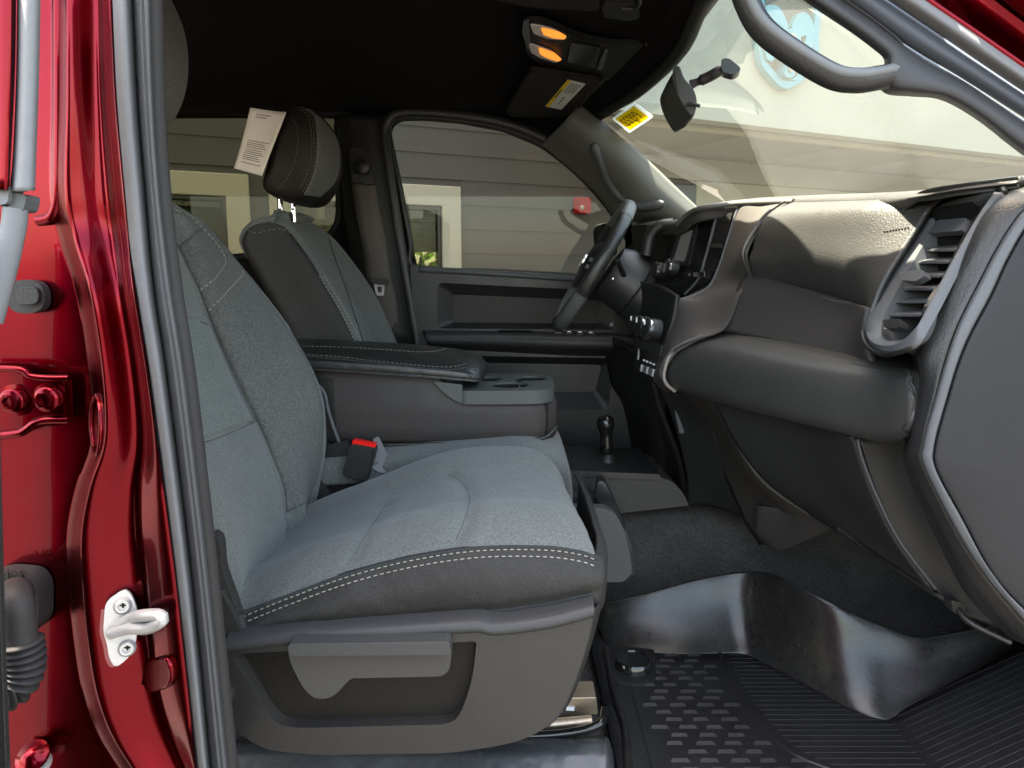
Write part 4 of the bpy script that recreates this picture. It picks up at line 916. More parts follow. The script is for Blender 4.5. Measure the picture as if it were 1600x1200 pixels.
# ================================================================== DASHBOARD
da = thing('dashboard', 'dark grey padded dashboard with passenger air vent and taupe centre bezel', 'dashboard', (.6, 1.5, .3))
def dp(mb, name, m, parent=None, **k): return mb.build(name, m, parent or da, **k)
# inner carcass, an unseen block added to stop light leaks behind the skins
dp(MB().loft([[V((x0, y, z)) for x0, z in ((.86, .32), (.74, .50), (.645, .72), (.635, .90), (1.0, .90), (1.05, .32))] for x0_, y in ((0, 1.0), (0, 1.4), (0, 2.33))]), 'carcass', M['black'])
va, vn = plane3(U(1380, 497, 1.055), U(1430, 497, .955), U(1528, 345, .96))
def VP(x, y, o=0): return UP(x, y, va+vn*o, vn)
dp(MB().box((.66, 1.70, .63), (.16, 1.22, .012)), 'inner_sun_baffle', M['black'])  # added unseen baffle, blocks sun leaking through the dash to the floor
# end trim strip A, seam, strip B, end panel
Al = [(1600, 283), (1566, 296), (1540, 314), (1512, 354), (1470, 440), (1440, 502), (1424, 548), (1430, 600), (1414, 690), (1416, 735), (1460, 836), (1510, 928), (1580, 1000)]
Ar = [(1680, 290), (1640, 306), (1600, 327), (1562, 380), (1527, 446), (1496, 508), (1477, 562), (1460, 622), (1441, 694), (1445, 735), (1510, 859), (1560, 925), (1640, 1020)]
Br = [(1700, 320), (1660, 328), (1612, 345), (1576, 400), (1547, 462), (1517, 518), (1498, 562), (1480, 620), (1460, 694), (1462, 733), (1500, 805), (1557, 906), (1640, 990)]
def AL(a): p = VP(*a, -.004); return p if a[1] < 560 and .93 < p.y < 1.02 else U(*a, 1.0 if a[1] < 640 else 1.035)
rows = [[AL(a), U(a[0]+6, a[1]+1, min(.962, AL(a).y-.004)), U(a[0]*.7+b[0]*.3, a[1]*.7+b[1]*.3, .925), U(a[0]*.2+b[0]*.8, a[1]*.2+b[1]*.8, .905), U(*b, .90)] for a, b in zip(Al, Ar)]
dp(MB().grid(gs(rows, 20, 90)), 'end_trim', M['grain'], solid=.01)
rows = [[U(*a, .905), U(a[0]*.85+b[0]*.15, a[1]*.85+b[1]*.15, .892), U((a[0]+b[0])/2, (a[1]+b[1])/2, .887), U(a[0]*.1+b[0]*.9, a[1]*.1+b[1]*.9, .885), U(*b, .892)] for a, b in zip(Ar, Br)]
dp(MB().grid(gs(rows, 14, 90)), 'edge_strip', M['lightgrey'], solid=.006)
endp = mat('end_panel_plastic', (.018, .018, .02), .5, bump=[(300, .25)], var=.08)
rows = [[U(*a, .892), U(a[0]+14, a[1]+4, .886), U(a[0]+90, a[1]+20, .88), U(a[0]+260, a[1]+40, .875)] for a in Br]
dp(MB().grid(gs(rows, 16, 90)), 'end_panel', endp, solid=.006)
# ---- air vent
vout = [(1352, 522), (1356, 488), (1385, 436), (1417, 386), (1446, 344), (1474, 318), (1560, 300), (1552, 316), (1530, 350), (1494, 414), (1466, 468), (1444, 508), (1424, 538), (1390, 549), (1364, 542)]
vin = [(1377, 518), (1381, 494), (1406, 446), (1430, 404), (1456, 362), (1478, 334), (1544, 312), (1545, 318), (1525, 352), (1489, 416), (1462, 468), (1441, 505), (1422, 527), (1394, 533), (1380, 529)]
ob = even([VP(*p, .006) for p in vout], 90, True); ib = even([VP(*p, .002) for p in vin], 90, True)
ve = dp(MB().loft([[p-vn*.008 for p in ob], ob, [o_.lerp(i_, .3)+vn*.006 for o_, i_ in zip(ob, ib)], [o_.lerp(i_, .75)+vn*.004 for o_, i_ in zip(ob, ib)], ib, [p-vn*.05 for p in ib]], False), 'air_vent', M['lightgrey'])
dp(MB().plate([p-vn*.052 for p in ib], -vn*.004), 'vent_back', M['black'], ve)
ob2 = [VP(p[0], p[1], .002) for p in [(x+(x-1440)*.04, y+(y-430)*.035) for x, y in vout]]
dp(MB().tube(even(ob2, 90, True)+[ob2[0]], .004, 8), 'vent_surround', M['plastic'], ve)
for yl, xl, xr, big in ((358, 1460, 1514, 0), (393, 1438, 1492, 0), (412, 1427, 1481, 0), (434, 1414, 1468, 0), (454, 1403, 1459, 0), (474, 1393, 1448, 0), (495, 1384, 1437, 0)):
    a, b = VP(xl+1, yl, -.006), VP(xr-1, yl, -.006); d = V((.024, 0, .006))
    dp(MB().plate([a, b, b+d, a+d], V((0, 0, .0035))), 'louver', M['lightgrey'], ve, bevel=.001)
# upper lit flap across the top of the vent
fl_ = rp([VP(1440, 346, .004), VP(1510, 340, .004), VP(1502, 360, .004), VP(1434, 366, .004)], .004, 3)
dp(MB().plate(fl_, -vn*.012), 'vent_crossbar', M['lightgrey'], ve, bevel=.003)
tb = rp([VP(1414, 431, .004), VP(1448, 426, .004), VP(1456, 436, .004), VP(1440, 445, .004), VP(1418, 443, .004)], .005, 3)
dp(MB().plate(tb, vn*.010), 'louver_tab', M['lightgrey'], ve, bevel=.003)
kn = dp(MB().plate(rp([VP(1390, 506, -.004), VP(1418, 505, -.004), VP(1421, 513, -.004), VP(1414, 520, -.004), VP(1392, 518, -.004)], .005, 3), vn*.012), 'shutoff_wheel', M['grain'], ve, bevel=.003)
dp(MB().box(VP(1384, 511, .0), (.001, .006, .005)), 'vent_mark', M['white'], ve)
for yl in (400, 440, 480): pass
# ---- upper pad
pc = [[(1238, 316), (1204, 332), (1185, 358), (1176, 388), (1170, 410), (1178, 436)], [(1290, 315), (1262, 334), (1250, 365), (1244, 398), (1248, 425), (1266, 460)], [(1368, 312), (1345, 332), (1332, 370), (1322, 408), (1326, 440), (1340, 482)], [(1475, 302), (1452, 326), (1426, 366), (1396, 412), (1374, 450), (1356, 494)]]
rows = [[(x, y, Y) for x, y in c] for c, Y in zip(pc, (1.49, 1.34, 1.19, 1.085))]
pad = dp(MB().grid(gs(rows, 40, 60)), 'upper_pad', M['pad'], solid=.008)
bvp = bvh_of(pad)
t_ = on(bvp, [(1398, 360)], .001)
mb = MB()
for k in range(9):
    q = on(bvp, [(1381+k*4.6, 362-k*.7), (1381+k*4.6+2.6, 361.6-k*.7)], .001)
    if len(q) == 2: mb.tube(q, .0010, 5)
dp(mb, 'airbag_lettering', M['trim_dark'], pad)
# ---- recess face under the pad
rows = [[(1172, 428, 1.52), (1160, 446, 1.525), (1146, 480, 1.53), (1131, 518, 1.53)], [(1262, 452, 1.34), (1250, 470, 1.35), (1236, 500, 1.36), (1222, 538, 1.36)], [(1340, 474, 1.19), (1330, 495, 1.20), (1318, 525, 1.20), (1306, 562, 1.20)], [(1364, 482, 1.085), (1358, 515, 1.085), (1364, 550, 1.085), (1384, 590, 1.07)]]
face = dp(MB().grid(gs(rows, 20, 40)), 'recess_face', mat('recess_face_plastic', (.044, .042, .042), .45, bump=[(300, .3)], var=.06), solid=.01)
# ---- lower padded bar
cols_ = [(1.56, [(1140, 512), (1112, 522), (1078, 534), (1050, 556), (1040, 584), (1046, 604), (1062, 612), (1110, 612)]),
         (1.38, [(1204, 530), (1176, 536), (1140, 548), (1120, 572), (1112, 604), (1118, 624), (1136, 634), (1180, 634)]),
         (1.15, [(1310, 556), (1290, 562), (1262, 574), (1246, 598), (1240, 636), (1246, 656), (1262, 664), (1300, 660)]),
         (1.02, [(1396, 574), (1384, 580), (1366, 592), (1354, 618), (1350, 656), (1354, 678), (1370, 690), (1396, 686)]),
         (.965, [(1424, 580), (1418, 586), (1408, 596), (1402, 620), (1398, 656), (1400, 676), (1410, 686), (1424, 684)]),
         (.95, [(1424, 600), (1422, 604), (1418, 612), (1416, 626), (1414, 650), (1415, 664), (1418, 670), (1424, 668)])]
rows = [[U(c[0][0], c[0][1], Y)+V((.10, 0, .006))]+[(x, y, Y) for x, y in c]+[U(c[-1][0], c[-1][1], Y)+V((.08, 0, 0))] for Y, c in cols_]
fine = gs(rows, 50, 70); last = fine[-1]; c_ = sum(last, V())/len(last)
kb_ = MB().grid(fine); kb_.grid([last]+[[c_+(p-c_)*k+V((0, -dy, 0)) for p in last] for k, dy in ((.9, .004), (.6, .007), (.2, .008), (.01, .008))])
dp(kb_, 'knee_bar', M['pad'], solid=.006)
# ---- lower glovebox door
rows = [[(1112, 604, 1.46), (1124, 634, 1.455), (1160, 700, 1.43), (1205, 752, 1.40), (1275, 804, 1.36)], [(1230, 634, 1.26), (1244, 664, 1.26), (1270, 724, 1.25), (1306, 780, 1.23), (1350, 848, 1.20)], [(1335, 680, 1.07), (1342, 690, 1.07), (1366, 760, 1.07), (1404, 840, 1.07), (1462, 920, 1.06)]]
gb = dp(MB().grid(gs(rows, 30, 40)), 'glovebox_door', mat('glovebox_plastic', (.026, .026, .026), .5, bump=[(330, .35)], var=.08), solid=.008)
bvg = bvh_of(gb)
dp(MB().tube(spl(PS([(1340, 686, 1.065), (1347, 715, 1.065), (1368, 770, 1.065), (1404, 842, 1.062), (1462, 920, 1.055)]), 40), .0022, 6), 'door_seam', M['lightgrey'], gb)
q = on(bvg, [(1172, 658), (1180, 672), (1189, 688)], .003); dp(MB().tube(q, .0035, 8), 'latch', M['grain'], gb)
rows = [[(1342, 684, 1.075), (1368, 765, 1.075), (1406, 844, 1.07), (1466, 924, 1.06), (1500, 960, 1.05)], [(1385, 680, 1.07), (1400, 750, 1.07), (1440, 836, 1.065), (1490, 920, 1.06), (1530, 970, 1.05)], [(1445, 680, 1.065), (1450, 740, 1.065), (1490, 836, 1.06), (1545, 926, 1.05), (1600, 1000, 1.04)]]
dp(MB().grid(gs(rows, 20, 30)), 'lower_end_panel', M['plastic'], solid=.008)
# lip along the foot of the dash with its clip
dp(MB().tube(even(PS([(1310, 826, 1.25), (1370, 866, 1.17), (1440, 914, 1.09), (1490, 946, 1.04), (1515, 972, 1.01), (1580, 1004, .98)]), 40), .005, 8), 'foot_lip', M['grain'])
dp(MB().plate(rp(PS([(1486, 938, 1.03), (1506, 942, 1.03), (1510, 962, 1.03), (1490, 958, 1.03)]), .003, 2), V((0, .02, 0))), 'foot_clip', M['grain'], bevel=.002)
# ---- side of the glovebox housing: brownish flank and foot
L_ = [(1050, 612), (1104, 662), (1138, 744), (1165, 809), (1190, 850)]; R_ = [(1114, 604), (1134, 652), (1190, 744), (1266, 800), (1300, 826)]
rows = [[U(*b, Y), U(a[0]*.2+b[0]*.8, a[1]*.2+b[1]*.8, Y+.03), U((a[0]+b[0])/2, (a[1]+b[1])/2, Y+.10), U(*a, Y+.2)] for a, b, Y in zip(L_, R_, (1.45, 1.45, 1.41, 1.37, 1.34))]
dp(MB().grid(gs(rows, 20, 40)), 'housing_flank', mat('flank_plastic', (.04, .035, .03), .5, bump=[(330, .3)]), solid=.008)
rows = [[(1182, 790, 1.47), (1230, 796, 1.42), (1268, 800, 1.36), (1290, 818, 1.33), (1302, 826, 1.32)], [(1178, 830, 1.48), (1215, 840, 1.43), (1250, 842, 1.38), (1276, 836, 1.35), (1296, 830, 1.33)], [(1190, 846, 1.48), (1208, 858, 1.44), (1228, 858, 1.41), (1260, 844, 1.37), (1292, 832, 1.34)]]
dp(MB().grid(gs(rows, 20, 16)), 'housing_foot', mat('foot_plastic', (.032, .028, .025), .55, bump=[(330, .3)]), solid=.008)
rows = [[(1028, 606, 1.66), (1060, 612, 1.60), (1110, 612, 1.50)], [(1052, 660, 1.68), (1078, 662, 1.64), (1112, 662, 1.58)], [(1072, 740, 1.70), (1100, 742, 1.66), (1140, 744, 1.60)], [(1074, 790, 1.72), (1110, 790, 1.68), (1160, 808, 1.60)]]
dp(MB().grid(gs(rows, 16, 30)), 'under_panel', M['plastic'], solid=.01)
sl2 = PS([(1054, 640, 1.655), (1062, 640, 1.655), (1072, 676, 1.665), (1062, 678, 1.665)])
dp(MB().plate(rp(sl2, .004, 2), V((0, .01, 0))), 'slot_cover', M['lightgrey'], bevel=.002)
# ---- centre bezel
L_ = [(1160, 316), (1153, 326), (1140, 365), (1124, 416), (1108, 448), (1084, 462), (1058, 470), (1051, 500), (1040, 530), (1026, 570), (1021, 594), (1038, 616)]
R_ = [(1246, 313), (1222, 323), (1194, 345), (1166, 392), (1176, 432), (1158, 462), (1134, 514), (1088, 532), (1062, 543), (1046, 558), (1036, 584), (1054, 608)]
rows = []
for i, (a, b) in enumerate(zip(L_, R_)):
    Y0, Y1 = 1.68, 1.51+.05*min(1, max(0, (i-6)/4))
    rows.append([U(*a, Y0), U(a[0]*.92+b[0]*.08, a[1]*.92+b[1]*.08, Y0-.025), U((a[0]+b[0])/2, (a[1]+b[1])/2, (Y0+Y1)/2-.008), U(a[0]*.06+b[0]*.94, a[1]*.06+b[1]*.94, Y1-.006), U(*b, Y1+.01)])
dp(MB().grid(gs(rows, 24, 90)), 'centre_bezel', M['taupe'], solid=.008)
dp(MB().tube(even([U(x, y, 1.672) for x, y in L_[1:7]], 40), .004, 8), 'bezel_edge', M['lightgrey'])
dp(MB().tube(even([U(x, y, 1.545) for x, y in [(1086, 534), (1050, 552), (1038, 580), (1040, 598), (1055, 612)]], 30), .0045, 8), 'bezel_pale_rim', mat('warm_satin_trim', (.25, .22, .2), .35, metal=.3))  # pale satin rim round the lower bezel corner
# ---- stack fascia with screen
sa, sn = plane3(U(1058, 350, 1.86), U(1150, 328, 1.69), U(1030, 440, 1.86))
def SP(x, y, o=0): return UP(x, y, sa+sn*o, sn)
fas = rp([SP(*p) for p in [(1056, 348), (1154, 326), (1126, 412), (1108, 446), (1056, 470), (1012, 470)]], .01, 4)
stf = dp(MB().plate(fas, -sn*.03), 'stack_fascia', M['gloss'], bevel=.003)
fr_ = rp([SP(*p, .004) for p in [(1060, 360), (1090, 349), (1076, 414), (1042, 416)]], .006, 4); si = rp([SP(*p, .004) for p in [(1064, 366), (1083, 358), (1070, 408), (1050, 410)]], .004, 4)
scr = dp(MB().plate(fr_, -sn*.01, [si]), 'screen_frame', M['plastic'], stf, bevel=.002)
dp(MB().plate([p-sn*.002 for p in si], -sn*.003), 'screen', M['screen'], scr)
vv = [(1118, 340), (1146, 332), (1124, 408), (1108, 440), (1090, 448), (1094, 430)]
dp(MB().plate(rp([SP(*p, .0012) for p in vv], .005, 3), sn*.003), 'vent_recess', M['black'], stf, bevel=.002)
dp(MB().tube([SP(1119, 340, .006), SP(1107, 386, .006), SP(1094, 432, .006), SP(1084, 446, .004), SP(1070, 460, .004)], .0035, 8), 'vent_divider', M['lightgrey'], stf)
for k, (x, y) in enumerate(((1120, 350), (1116, 364), (1112, 378), (1108, 394), (1104, 410), (1100, 424))):
    dp(MB().plate([SP(x, y, .005), SP(x+18, y-3, .005), SP(x+18, y-1, -.0), SP(x, y+2, .0)], V((.004, 0, .001))), 'louver', M['plastic'], stf)
for x, y in ((1122, 385), (1096, 430)): dp(MB().plate(rp([SP(x-10, y-3, .006), SP(x+8, y-4, .006), SP(x+8, y+4, .006), SP(x-10, y+4, .006)], .002, 2), sn*.008), 'louver_tab', M['chrome'] if y > 400 else M['grain'], stf, bevel=.0015)
for x, y, Y in ((1030, 424, 1.86), (1049, 420, 1.81)):
    k_ = dp(MB().lathe(U(x, y, Y)+V((.012, 0, 0)), V((-1, -.15, .2)), [(.021, 0), (.021, .02), (.0195, .026), (.017, .028), (.001, .028)], 26), 'radio_knob', M['plastic'], stf)
    dp(MB().lathe(U(x, y, Y)+V((-.008, -.003, .004)), V((-1, -.15, .2)), [(.0215, 0), (.0215, .004)], 26), 'knob_ring', M['chrome'], k_)
# recess and climate knobs, switch row
rows = [[(1000, 440, 1.9), (1030, 446, 1.82), (1056, 462, 1.66)], [(1002, 480, 1.9), (1024, 490, 1.82), (1050, 500, 1.66)], [(990, 530, 1.88), (1010, 545, 1.80), (1032, 560, 1.66)], [(992, 580, 1.86), (1004, 588, 1.8), (1024, 600, 1.66)]]
low = dp(MB().grid(gs(rows, 16, 30)), 'lower_fascia', M['plastic'], solid=.01)
for x, y, Y in ((1000, 508, 1.82), (1009, 511, 1.76), (1022, 515, 1.69)):
    ax = V((-1, -.25, .25)).normalized(); c = U(x, y, Y)
    k_ = dp(MB().lathe(c-ax*.01, ax, [(.026, 0), (.025, .03), (.022, .034), (.001, .035)], 28), 'climate_knob', M['plastic'], low)
    dp(MB().lathe(c+ax*.014, ax, [(.0265, 0), (.0268, .004), (.0262, .008)], 28), 'knob_ring', M['chrome'], k_)
    dp(MB().box(c+ax*.026+V((0, -.0, .012)), (.003, .003, .012)), 'pointer', M['white'], k_)
dp(MB().plate(rp(PS([(995, 528, 1.80), (1034, 540, 1.67), (1030, 556, 1.67), (990, 540, 1.80)]), .004, 2), V((.01, 0, -.002))), 'switch_shelf', M['grain'], low, bevel=.003)
for k in range(5):
    x, y, Y = 1003+k*4.4, 575+k*1.9, 1.78-k*.025
    dp(MB().box(U(x, y, Y), (.008, .012, .018), Matrix.Rotation(.15, 3, 'Y')), 'toggle_switch', M['zinc'] if k % 2 == 0 else M['lightgrey'], low, bevel=.002)
for k in range(4): dp(MB().box(U(1006+k*5, 563+k*2, 1.775-k*.025), (.004, .012, .004)), 'switch_lamp', M['white'], low)
dp(MB().tube(PS([(998, 545, 1.80), (998, 552, 1.80), (997, 562, 1.80)]), .0025, 6), 'socket_trim', M['zinc'], low)
# dash top and defrost lip, instrument hood
rows = [[(x, y, Y), U(x, y, Y)+V((.05, 0, .012)), U(x, y, Y)+V((.25, 0, .0)), U(x, y, Y)+V((.52, 0, -.03))] for x, y, Y in ((985, 356, 2.3), (1005, 352, 2.1), (1040, 350, 1.9), (1060, 347, 1.82), (1086, 328, 1.75), (1154, 318, 1.68), (1240, 314, 1.49), (1370, 311, 1.19), (1440, 305, 1.06), (1500, 295, .99), (1590, 284, .93))]
for r in rows: px_ = r[0][0]; r[0] = U(*r[0]); r.insert(0, r[0]+V((.008, 0, -.03 if px_ < 1400 else -.004)))
dp(MB().grid(gs(rows, 24, 90)), 'dash_top', M['pad'], solid=.01)
dp(MB().tube(even(PS([(1058, 350, 1.80), (1075, 334, 1.76), (1100, 324, 1.70), (1154, 318, 1.67), (1200, 316, 1.57), (1240, 315, 1.49)]), 50), .006, 10), 'top_rim', mat('top_rim_plastic', (.10, .10, .095), .4))
hood = [[(1010, 372, 1.98), (1022, 356, 1.96), (1042, 349, 1.93), (1062, 352, 1.90)], [(1008, 400, 1.98), (1024, 372, 1.94), (1044, 368, 1.92), (1058, 380, 1.9)]]
dp(MB().tube(even(PS([(1010, 400, 1.95), (1016, 370, 1.95), (1030, 354, 1.94), (1052, 350, 1.93)]), 20), .016, 10), 'instrument_hood', M['grain'])
dp(MB().plate(rp(PS([(985, 352, 2.12), (1060, 350, 1.95), (1046, 440, 1.95), (1000, 440, 2.12)]), .01, 3), V((.05, 0, 0))), 'instrument_panel', M['plastic'], bevel=.004)
dp(MB().plate(rp(PS([(978, 345, 2.28), (1000, 342, 2.28), (998, 410, 2.28), (975, 425, 2.28)]), .01, 3), V((.03, 0, 0))), 'side_vent_panel', M['lightgrey'], bevel=.004)
rows = [[(940, 520, 2.30), (980, 540, 2.05), (1000, 560, 1.84), (1020, 600, 1.72)], [(955, 600, 2.30), (985, 620, 2.1), (1010, 630, 1.9), (1030, 640, 1.74)], [(975, 640, 2.3), (1000, 680, 2.15), (1030, 700, 1.95), (1060, 720, 1.78)], [(1000, 780, 2.3), (1020, 790, 2.15), (1050, 790, 1.95), (1072, 790, 1.8)]]
dp(MB().grid(gs(rows, 20, 30)), 'knee_panel', M['headtrim'], solid=.01)

# ================================================================== STEERING WHEEL AND COLUMN
sw = thing('steering_wheel', 'black leather steering wheel seen edge on in front of the driver door', 'steering wheel', U(930, 430, 2.0))
C0 = U(926, 417, 2.0); ey = V((.03, 1, 0)).normalized(); eu = V((.50, -.02, .866)).normalized(); en = ey.cross(eu).normalized()
if en.x > 0: en = -en
R = .192
rim = [C0+ey*R*math.cos(2*math.pi*k/72)+eu*R*math.sin(2*math.pi*k/72) for k in range(72)]
MB().grid([[p+((p-C0).normalized()*math.cos(a)*.0145+en*math.sin(a)*.0185) for a in [2*math.pi*j/14 for j in range(14)]] for p in rim], True, True).build('rim', M['leather'], sw)
for a0, a1 in ((.2, .9), (1.15, 1.95), (2.25, 2.95)):
    pass
gl_ = mat('grey_rim_insert', (.10, .105, .105), .35, bump=[(300, .15)])
for a0, a1 in ((math.radians(48), math.radians(132)), (math.radians(205), math.radians(252)), (math.radians(288), math.radians(335))):
    pp = [C0+(ey*math.cos(a0+(a1-a0)*k/24)+eu*math.sin(a0+(a1-a0)*k/24))*R for k in range(25)]
    MB().grid([[p+((p-C0).normalized()*math.cos(a)*.0152+en*math.sin(a)*.0192) for a in [2*math.pi*j/14 for j in range(14)]] for p in pp], True).build('rim_insert', gl_, sw)
for a in (math.radians(180), math.radians(0), math.radians(270)):
    d = ey*math.cos(a)+eu*math.sin(a); t = en.cross(d).normalized()
    sp_ = MB().plate(rp([C0+d*.05-t*.032-en*.01, C0+d*(R-.004)-t*.020+en*.004, C0+d*(R-.004)+t*.020+en*.004, C0+d*.05+t*.032-en*.01], .006, 3), en*.014).build('spoke', M['plastic'], sw, bevel=.005)
    if abs(math.sin(a)) < .5:
        for s_ in (-.012, .008): MB().box(C0+d*.11+t*s_+en*.020, (.010, .02, .012), Matrix((en, d, t)).transposed()).build('spoke_button', M['lightgrey'], sp_, bevel=.002)
MB().lathe(C0-en*.03, en, [(.075, 0), (.078, .02), (.07, .045), (.045, .058), (.001, .062)], 36).build('hub', M['plastic'], sw)
MB().lathe(C0+en*.030, en, [(.024, 0), (.024, .004), (.016, .006)], 24).build('hub_emblem', M['chrome'], sw)
# column shroud
ax = V((.80, -.02, -.55)).normalized()
secs = []
for t, r, dz in ((.03, .070, 0), (.06, .082, 0), (.13, .085, -.005), (.20, .088, -.012), (.27, .08, -.02), (.36, .06, -.02)):
    c = C0+ax*t+V((.02, -.02, .01+dz)); u = V((0, 1, 0)); w_ = ax.cross(u).normalized()
    secs.append([c+u*math.cos(a)*r*.95+w_*math.sin(a)*r for a in [2*math.pi*k/32 for k in range(32)]])
MB().loft([[p for p in s_] for s_ in secs]).build('column_shroud', M['grain'], sw)
MB().lathe(C0+ax*.115+V((.02, -.02, .008)), ax, [(.088, 0), (.088, .004)], 32).build('shroud_joint', M['black'], sw)
MB().lathe(U(958, 436, 1.90), V((-.5, -1, 0)), [(.005, 0), (.005, .006), (.003, .008)], 12).build('column_button', M['chrome'], sw)
MB().tube([C0+ax*.10+V((0, -.07, .02)), C0+ax*.08+V((-.02, -.16, .06))], [.008, .006], 10).build('stalk', M['plastic'], sw)
MB().lathe(U(956, 507, 1.93), V((-.3, -1, .1)), [(.006, 0), (.005, .006)], 12).build('ignition_dot', M['lightgrey'], sw)

# ================================================================== DRIVER DOOR TRIM (part of the cab)
YD = 2.30
dr = part(MB().plate(rp(PS([(640, 415, YD), (780, 422, YD), (900, 429, YD), (1040, 435, YD), (1040, 780, YD), (660, 780, YD), (650, 560, YD)]), .012, 3), V((0, .03, 0)),
    [rp(PS([(684, 442, YD), (800, 448, YD), (960, 455, YD), (960, 515, YD), (684, 513, YD)]), .02, 4), rp(PS([(700, 556, YD), (960, 560, YD), (950, 640, YD), (740, 640, YD)]), .02, 4)]), 'driver_door', M['grain'], bevel=.006)
def dpart(mb, n, m, **k): return mb.build(n, m, dr, **k)
dpart(MB().plate(PS([(670, 430, YD+.032), (980, 440, YD+.032), (980, 660, YD+.032), (670, 660, YD+.032)]), V((0, .01, 0))), 'door_card', M['plastic'])
o = rp(PS([(684, 442, YD), (800, 448, YD), (960, 455, YD), (960, 515, YD), (684, 513, YD)]), .02, 4); i_ = rp(PS([(712, 462, YD+.03), (800, 467, YD+.03), (930, 472, YD+.03), (930, 504, YD+.03), (712, 502, YD+.03)]), .015, 4)
dpart(MB().loft([o, i_], False), 'upper_recess', M['grain'])
dpart(MB().plate(rp(PS([(708, 460, YD+.024), (940, 470, YD+.024), (940, 506, YD+.024), (708, 504, YD+.024)]), .015, 4), V((0, .004, 0))), 'recess_panel', mat('door_panel_skin', (.05, .046, .043), .6, bump=[(300, .3)]), bevel=.002)
o = rp(PS([(700, 556, YD), (960, 560, YD), (950, 640, YD), (740, 640, YD)]), .02, 4); i_ = rp(PS([(712, 566, YD+.03), (940, 570, YD+.03), (930, 612, YD+.03), (740, 614, YD+.03)]), .015, 4)
dpart(MB().loft([o, i_], False), 'map_pocket', M['plastic'])
dpart(MB().tube(even(PS([(655, 421, YD-.004), (780, 428, YD-.004), (900, 436, YD-.004), (1000, 441, YD-.004)]), 20), .009, 10), 'sill_roll', M['lightgrey'])
rows = [[(660, 516, YD+.0), (662, 520, YD-.05), (664, 528, YD-.062), (668, 536, YD-.055), (672, 544, YD)], [(780, 517, YD), (780, 521, YD-.07), (781, 530, YD-.08), (783, 540, YD-.07), (785, 550, YD)], [(900, 519, YD), (900, 523, YD-.09), (900, 533, YD-.10), (902, 544, YD-.09), (904, 556, YD)], [(992, 522, YD), (996, 526, YD-.09), (996, 535, YD-.10), (994, 544, YD-.09), (992, 556, YD)]]
arm = dpart(MB().grid(gs(rows, 24, 40)), 'armrest', mat('armrest_skin', (.045, .046, .046), .42, bump=[(300, .25)]), solid=.008)
dpart(MB().plate(rp(PS([(779, 517, YD-.04), (830, 518, YD-.04), (832, 523, YD-.06), (779, 522, YD-.06)]), .003, 2), V((0, 0, .003))), 'pull_slot', M['black'])
for k in range(4):
    dpart(MB().box(U(872+k*17, 520+k*.5, YD-.07), (.026, .02, .010)), 'window_switch', M['plastic'], bevel=.003)
    dpart(MB().box(U(872+k*17, 518+k*.5, YD-.075), (.012, .004, .004)), 'switch_lip', M['chrome'], bevel=.001)
dpart(MB().tube([U(657, 424, YD-.01), U(657, 402, YD-.01)], .004, 8), 'lock_pin', M['plastic'])
# door mirror outside the far glass
mi = thing('door_mirror', 'black door mirror outside the driver window behind the steering wheel', 'door mirror', U(950, 385, 2.5))
MB().plate(rp(PS([(926, 352, 2.52), (962, 346, 2.52), (966, 400, 2.52), (930, 408, 2.52)]), .03, 5), V((.02, .14, 0))).build('mirror_housing', M['plastic'], mi, bevel=.02, seg=4)
MB().plate(rp(PS([(960, 400, 2.45), (990, 405, 2.45), (990, 425, 2.45), (962, 420, 2.45)]), .008, 3), V((0, .12, 0))).build('mirror_arm', M['plastic'], mi, bevel=.008)

# ================================================================== OVERHEAD: CONSOLE, VISORS, MIRROR, STICKERS
zc = 1.315
oc = thing('overhead_console', 'black overhead console with two lit amber map lamps on the headliner', 'overhead console', UZ(900, 75, zc))
def ZP(x, y, o=0): return UZ(x, y, zc-o)
co = rp([ZP(*p) for p in [(816, 26), (846, 24), (910, 52), (960, 62), (1026, 60), (1014, 84), (996, 108), (960, 118), (900, 112), (840, 90), (822, 72)]], .03, 4)
ocb = MB().plate(co, V((0, 0, -.014))).build('console_body', M['headtrim'], oc, bevel=.006)
c_ = sum(co, V())/len(co)
for l in ([(828, 36), (842, 38), (866, 44), (884, 54), (880, 60), (856, 58), (834, 50)], [(826, 66), (840, 70), (862, 78), (877, 92), (868, 96), (844, 88), (830, 80)]):
    pl_ = rp([ZP(*p, .016) for p in l], .006, 3); lm = MB().plate(pl_, V((0, 0, -.004))).build('map_lamp', M['lens'], ocb, bevel=.0015)
    cc = sum(pl_, V())/len(pl_); MB().plate([cc+V((.012, 0, -.0045))+(p-cc)*.72 for p in pl_], V((0, 0, -.0015))).build('amber_lens', M['amber'], lm)
MB().plate(rp([ZP(*p, .016) for p in [(893, 64), (938, 72), (930, 104), (886, 94)]], .004, 3), V((0, 0, -.004))).build('switch_plate', M['gloss'], ocb, bevel=.002)
MB().plate(rp([ZP(*p, .016) for p in [(944, 76), (950, 76), (941, 106), (932, 106)]], .003, 2), V((0, 0, -.005))).build('bin_latch', M['lightgrey'], ocb, bevel=.002)
MB().tube([ZP(1012, 66, .016), ZP(1004, 86, .016), ZP(992, 102, .016)], .004, 8).build('bin_seam', M['plastic'], ocb)
MB().plate(rp([ZP(*p, .016) for p in [(818, 32), (826, 28), (830, 80), (838, 88), (824, 74), (816, 50)]], .003, 2), V((0, 0, -.003))).build('end_trim', M['lightgrey'], ocb, bevel=.001)
for x, y in ((856, 66), (862, 68), (868, 66)): MB().lathe(ZP(x, y, .0145), V((0, 0, -1)), [(.003, 0), (.002, .001)], 8).build('microphone_hole', M['grain'], ocb)
zv = 1.295
